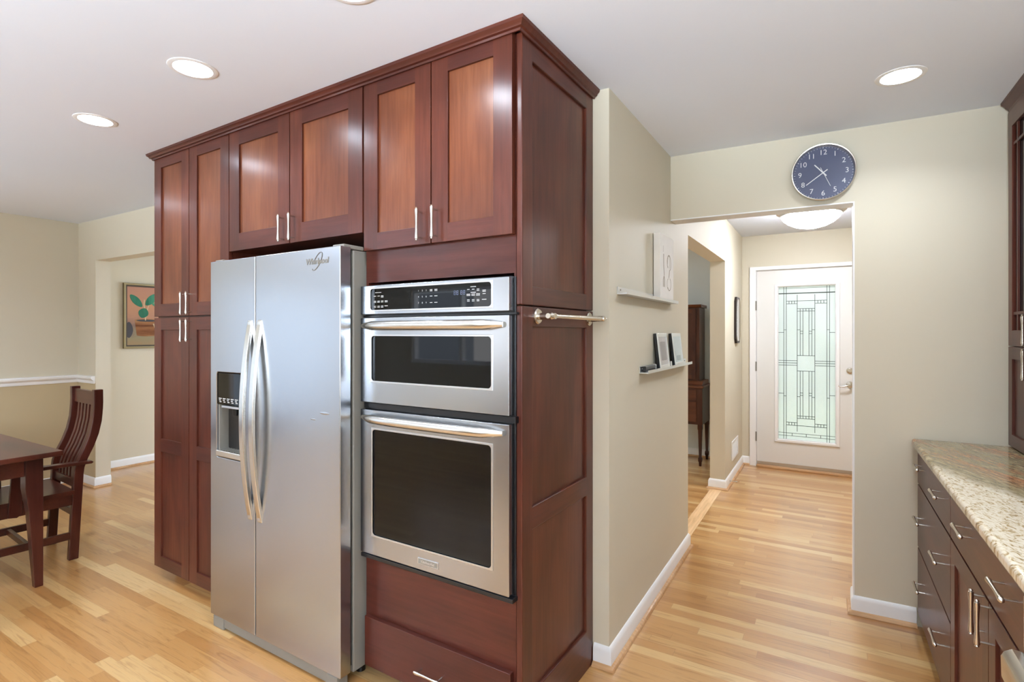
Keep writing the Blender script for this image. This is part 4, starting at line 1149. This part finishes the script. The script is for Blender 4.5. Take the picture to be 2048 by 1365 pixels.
for pts, m in (([(P0 + 0.110, 1.565), (P0 + 0.345, 1.565), (P0 + 0.330, 1.405), (P0 + 0.130, 1.405)], 1),):
    QP[0] += 0.0002; pp.mprism(PM, pts, 0.0099, QP[0], m)
blob(P0 + 0.228, 1.565, 0.118, 0.018, 0, 1, sharp=0); blob(P0 + 0.228, 1.563, 0.102, 0.012, 0, 2, sharp=0); blob(P0 + 0.230, 1.405, 0.100, 0.014, 0, 1, sharp=0)
def pstroke(pts, r, m):
    QP[0] += 0.0002
    for (a, b), (c, d) in zip(pts, pts[1:]):
        L_ = hypot(c - a, d - b); nx_, ny_ = -(d - b) / L_ * r, (c - a) / L_ * r
        pp.mprism(PM, [(a - nx_, b - ny_), (c - nx_, d - ny_), (c + nx_, d + ny_), (a + nx_, b + ny_)], 0.0099, QP[0], m)
pstroke([(P0 + 0.215, 1.565), (P0 + 0.212, 1.66), (P0 + 0.200, 1.74), (P0 + 0.205, 1.79)], 0.005, 3)
pstroke([(P0 + 0.225, 1.60), (P0 + 0.235, 1.69), (P0 + 0.255, 1.76)], 0.004, 3)
pstroke([(P0 + 0.295, 1.53), (P0 + 0.315, 1.47), (P0 + 0.350, 1.44)], 0.006, 3)
blob(P0 + 0.125, 1.775, 0.085, 0.036, radians(-48), 0); blob(P0 + 0.275, 1.795, 0.085, 0.040, radians(48), 0)
blob(P0 + 0.195, 1.645, 0.055, 0.050, radians(70), 0); blob(P0 + 0.335, 1.735, 0.055, 0.022, radians(-12), 0); blob(P0 + 0.390, 1.82, 0.07, 0.03, radians(30), 0)
pp.build('painted_plant', LF, pt)

sd = thing('secretary_desk', 'old dark mahogany secretary on tapered legs against the grey living room wall', 'secretary desk', (-1.50, 6.10, 0))
bx0, bx1, by0, by1 = -1.92, -1.145, 5.885, 6.300
MB().box(bx0, bx1, by0, by1, 0.445, 0.835).build('base', 'antique', sd, 0.003)
MB().box(bx0 - 0.012, bx1 + 0.012, by0 - 0.014, by1 + 0.004, 0.8352, 0.862).build('desk_top', 'antique_h', sd, 0.006, 3)
BM = FRONT(by0)
for v0, v1, kn in ((0.705, 0.815, 2), (0.475, 0.690, 2)):
    d = MB().mbox(BM, bx0 + 0.060, bx1 - 0.062, v0, v1, 0.0005, 0.008).build('drawer', 'antique_h', sd, 0.002)
    for u in (bx0 + 0.20, bx1 - 0.155):
        MB().lathe([(0.0, 0.030), (0.010, 0.028), (0.013, 0.022), (0.007, 0.014), (0.010, 0.0085), (0.0, 0.0085)], lambda x, y, h: BM(u + x, (v0 + v1) / 2 + y, h), 16).build('knob', 'bronze', d)
for x in (bx0 + 0.026, bx1 - 0.026):
    for y in (by0 + 0.026, by1 - 0.026):
        rings = [(0.4448, 0.024), (0.40, 0.024), (0.385, 0.020), (0.10, 0.0125), (0.085, 0.019), (0.055, 0.019), (0.045, 0.014), (0.0, 0.011)]
        vs = []
        for z, s_ in rings: vs += [(x - s_, y - s_, z), (x + s_, y - s_, z), (x + s_, y + s_, z), (x - s_, y + s_, z)]
        fs = [(0, 1, 2, 3), tuple(len(vs) - 1 - i for i in range(4))]
        for i in range(len(rings) - 1):
            for k in range(4): fs.append((i * 4 + k, i * 4 + (k + 1) % 4, i * 4 + 4 + (k + 1) % 4, i * 4 + 4 + k))
        MB().add(vs, fs).build('leg', 'antique', sd, 0.001, 1)
ux0, ux1, uy0, uy1 = -1.865, -1.198, 6.000, 6.295
MB().box(ux0, ux1, uy0, uy1, 0.905, 1.705).build('upper_case', 'antique', sd, 0.003)
MB().mprism(lambda a, b, q: (q, a, b), [(by0 + 0.035, 0.8622), (6.300, 0.8622), (6.296, 0.9048), (uy0, 0.9048), (uy0 - 0.020, 0.880)], bx0 + 0.02, bx1 - 0.012).build('waist_moulding', 'antique_h', sd, 0.003)
MB().mprism(lambda a, b, q: (q, a, b), [(uy0 - 0.004, 1.7052), (uy1, 1.7052), (uy1 + 0.004, 1.738), (uy0 - 0.028, 1.738), (uy0 - 0.022, 1.720)], ux0 - 0.014, ux1 + 0.022).build('cornice', 'antique_h', sd, 0.002)
UM = FRONT(uy0)
for u0, u1 in ((ux0 + 0.012, -1.534), (-1.530, ux1 - 0.035)):
    shaker(UM, u0, u1, 0.925, 1.690, sd, mats=('antique', 'antique_h'), pmat='antique', wst=0.045, t=0.014, w0=0.0005)

# ================================================================== BEHIND THE CAMERA (seen only in reflections)
pn = thing('peninsula_cabinet', 'dark base cabinet peninsula behind the camera, seen only as a reflection', 'cabinet', (-1.5, -1.2, 0))
MB().box(-2.70, -0.90, -1.50, -0.92, 0.10, 0.878).build('body', 'cherry', pn, 0.003)
MB().box(-2.64, -0.92, -1.48, -0.99, 0.0, 0.10).build('toe_kick', 'cherry', pn)
MB().box(-2.74, -0.88, -1.54, -0.88, 0.8785, 0.917).build('worktop', 'granite', pn, 0.010, 3)
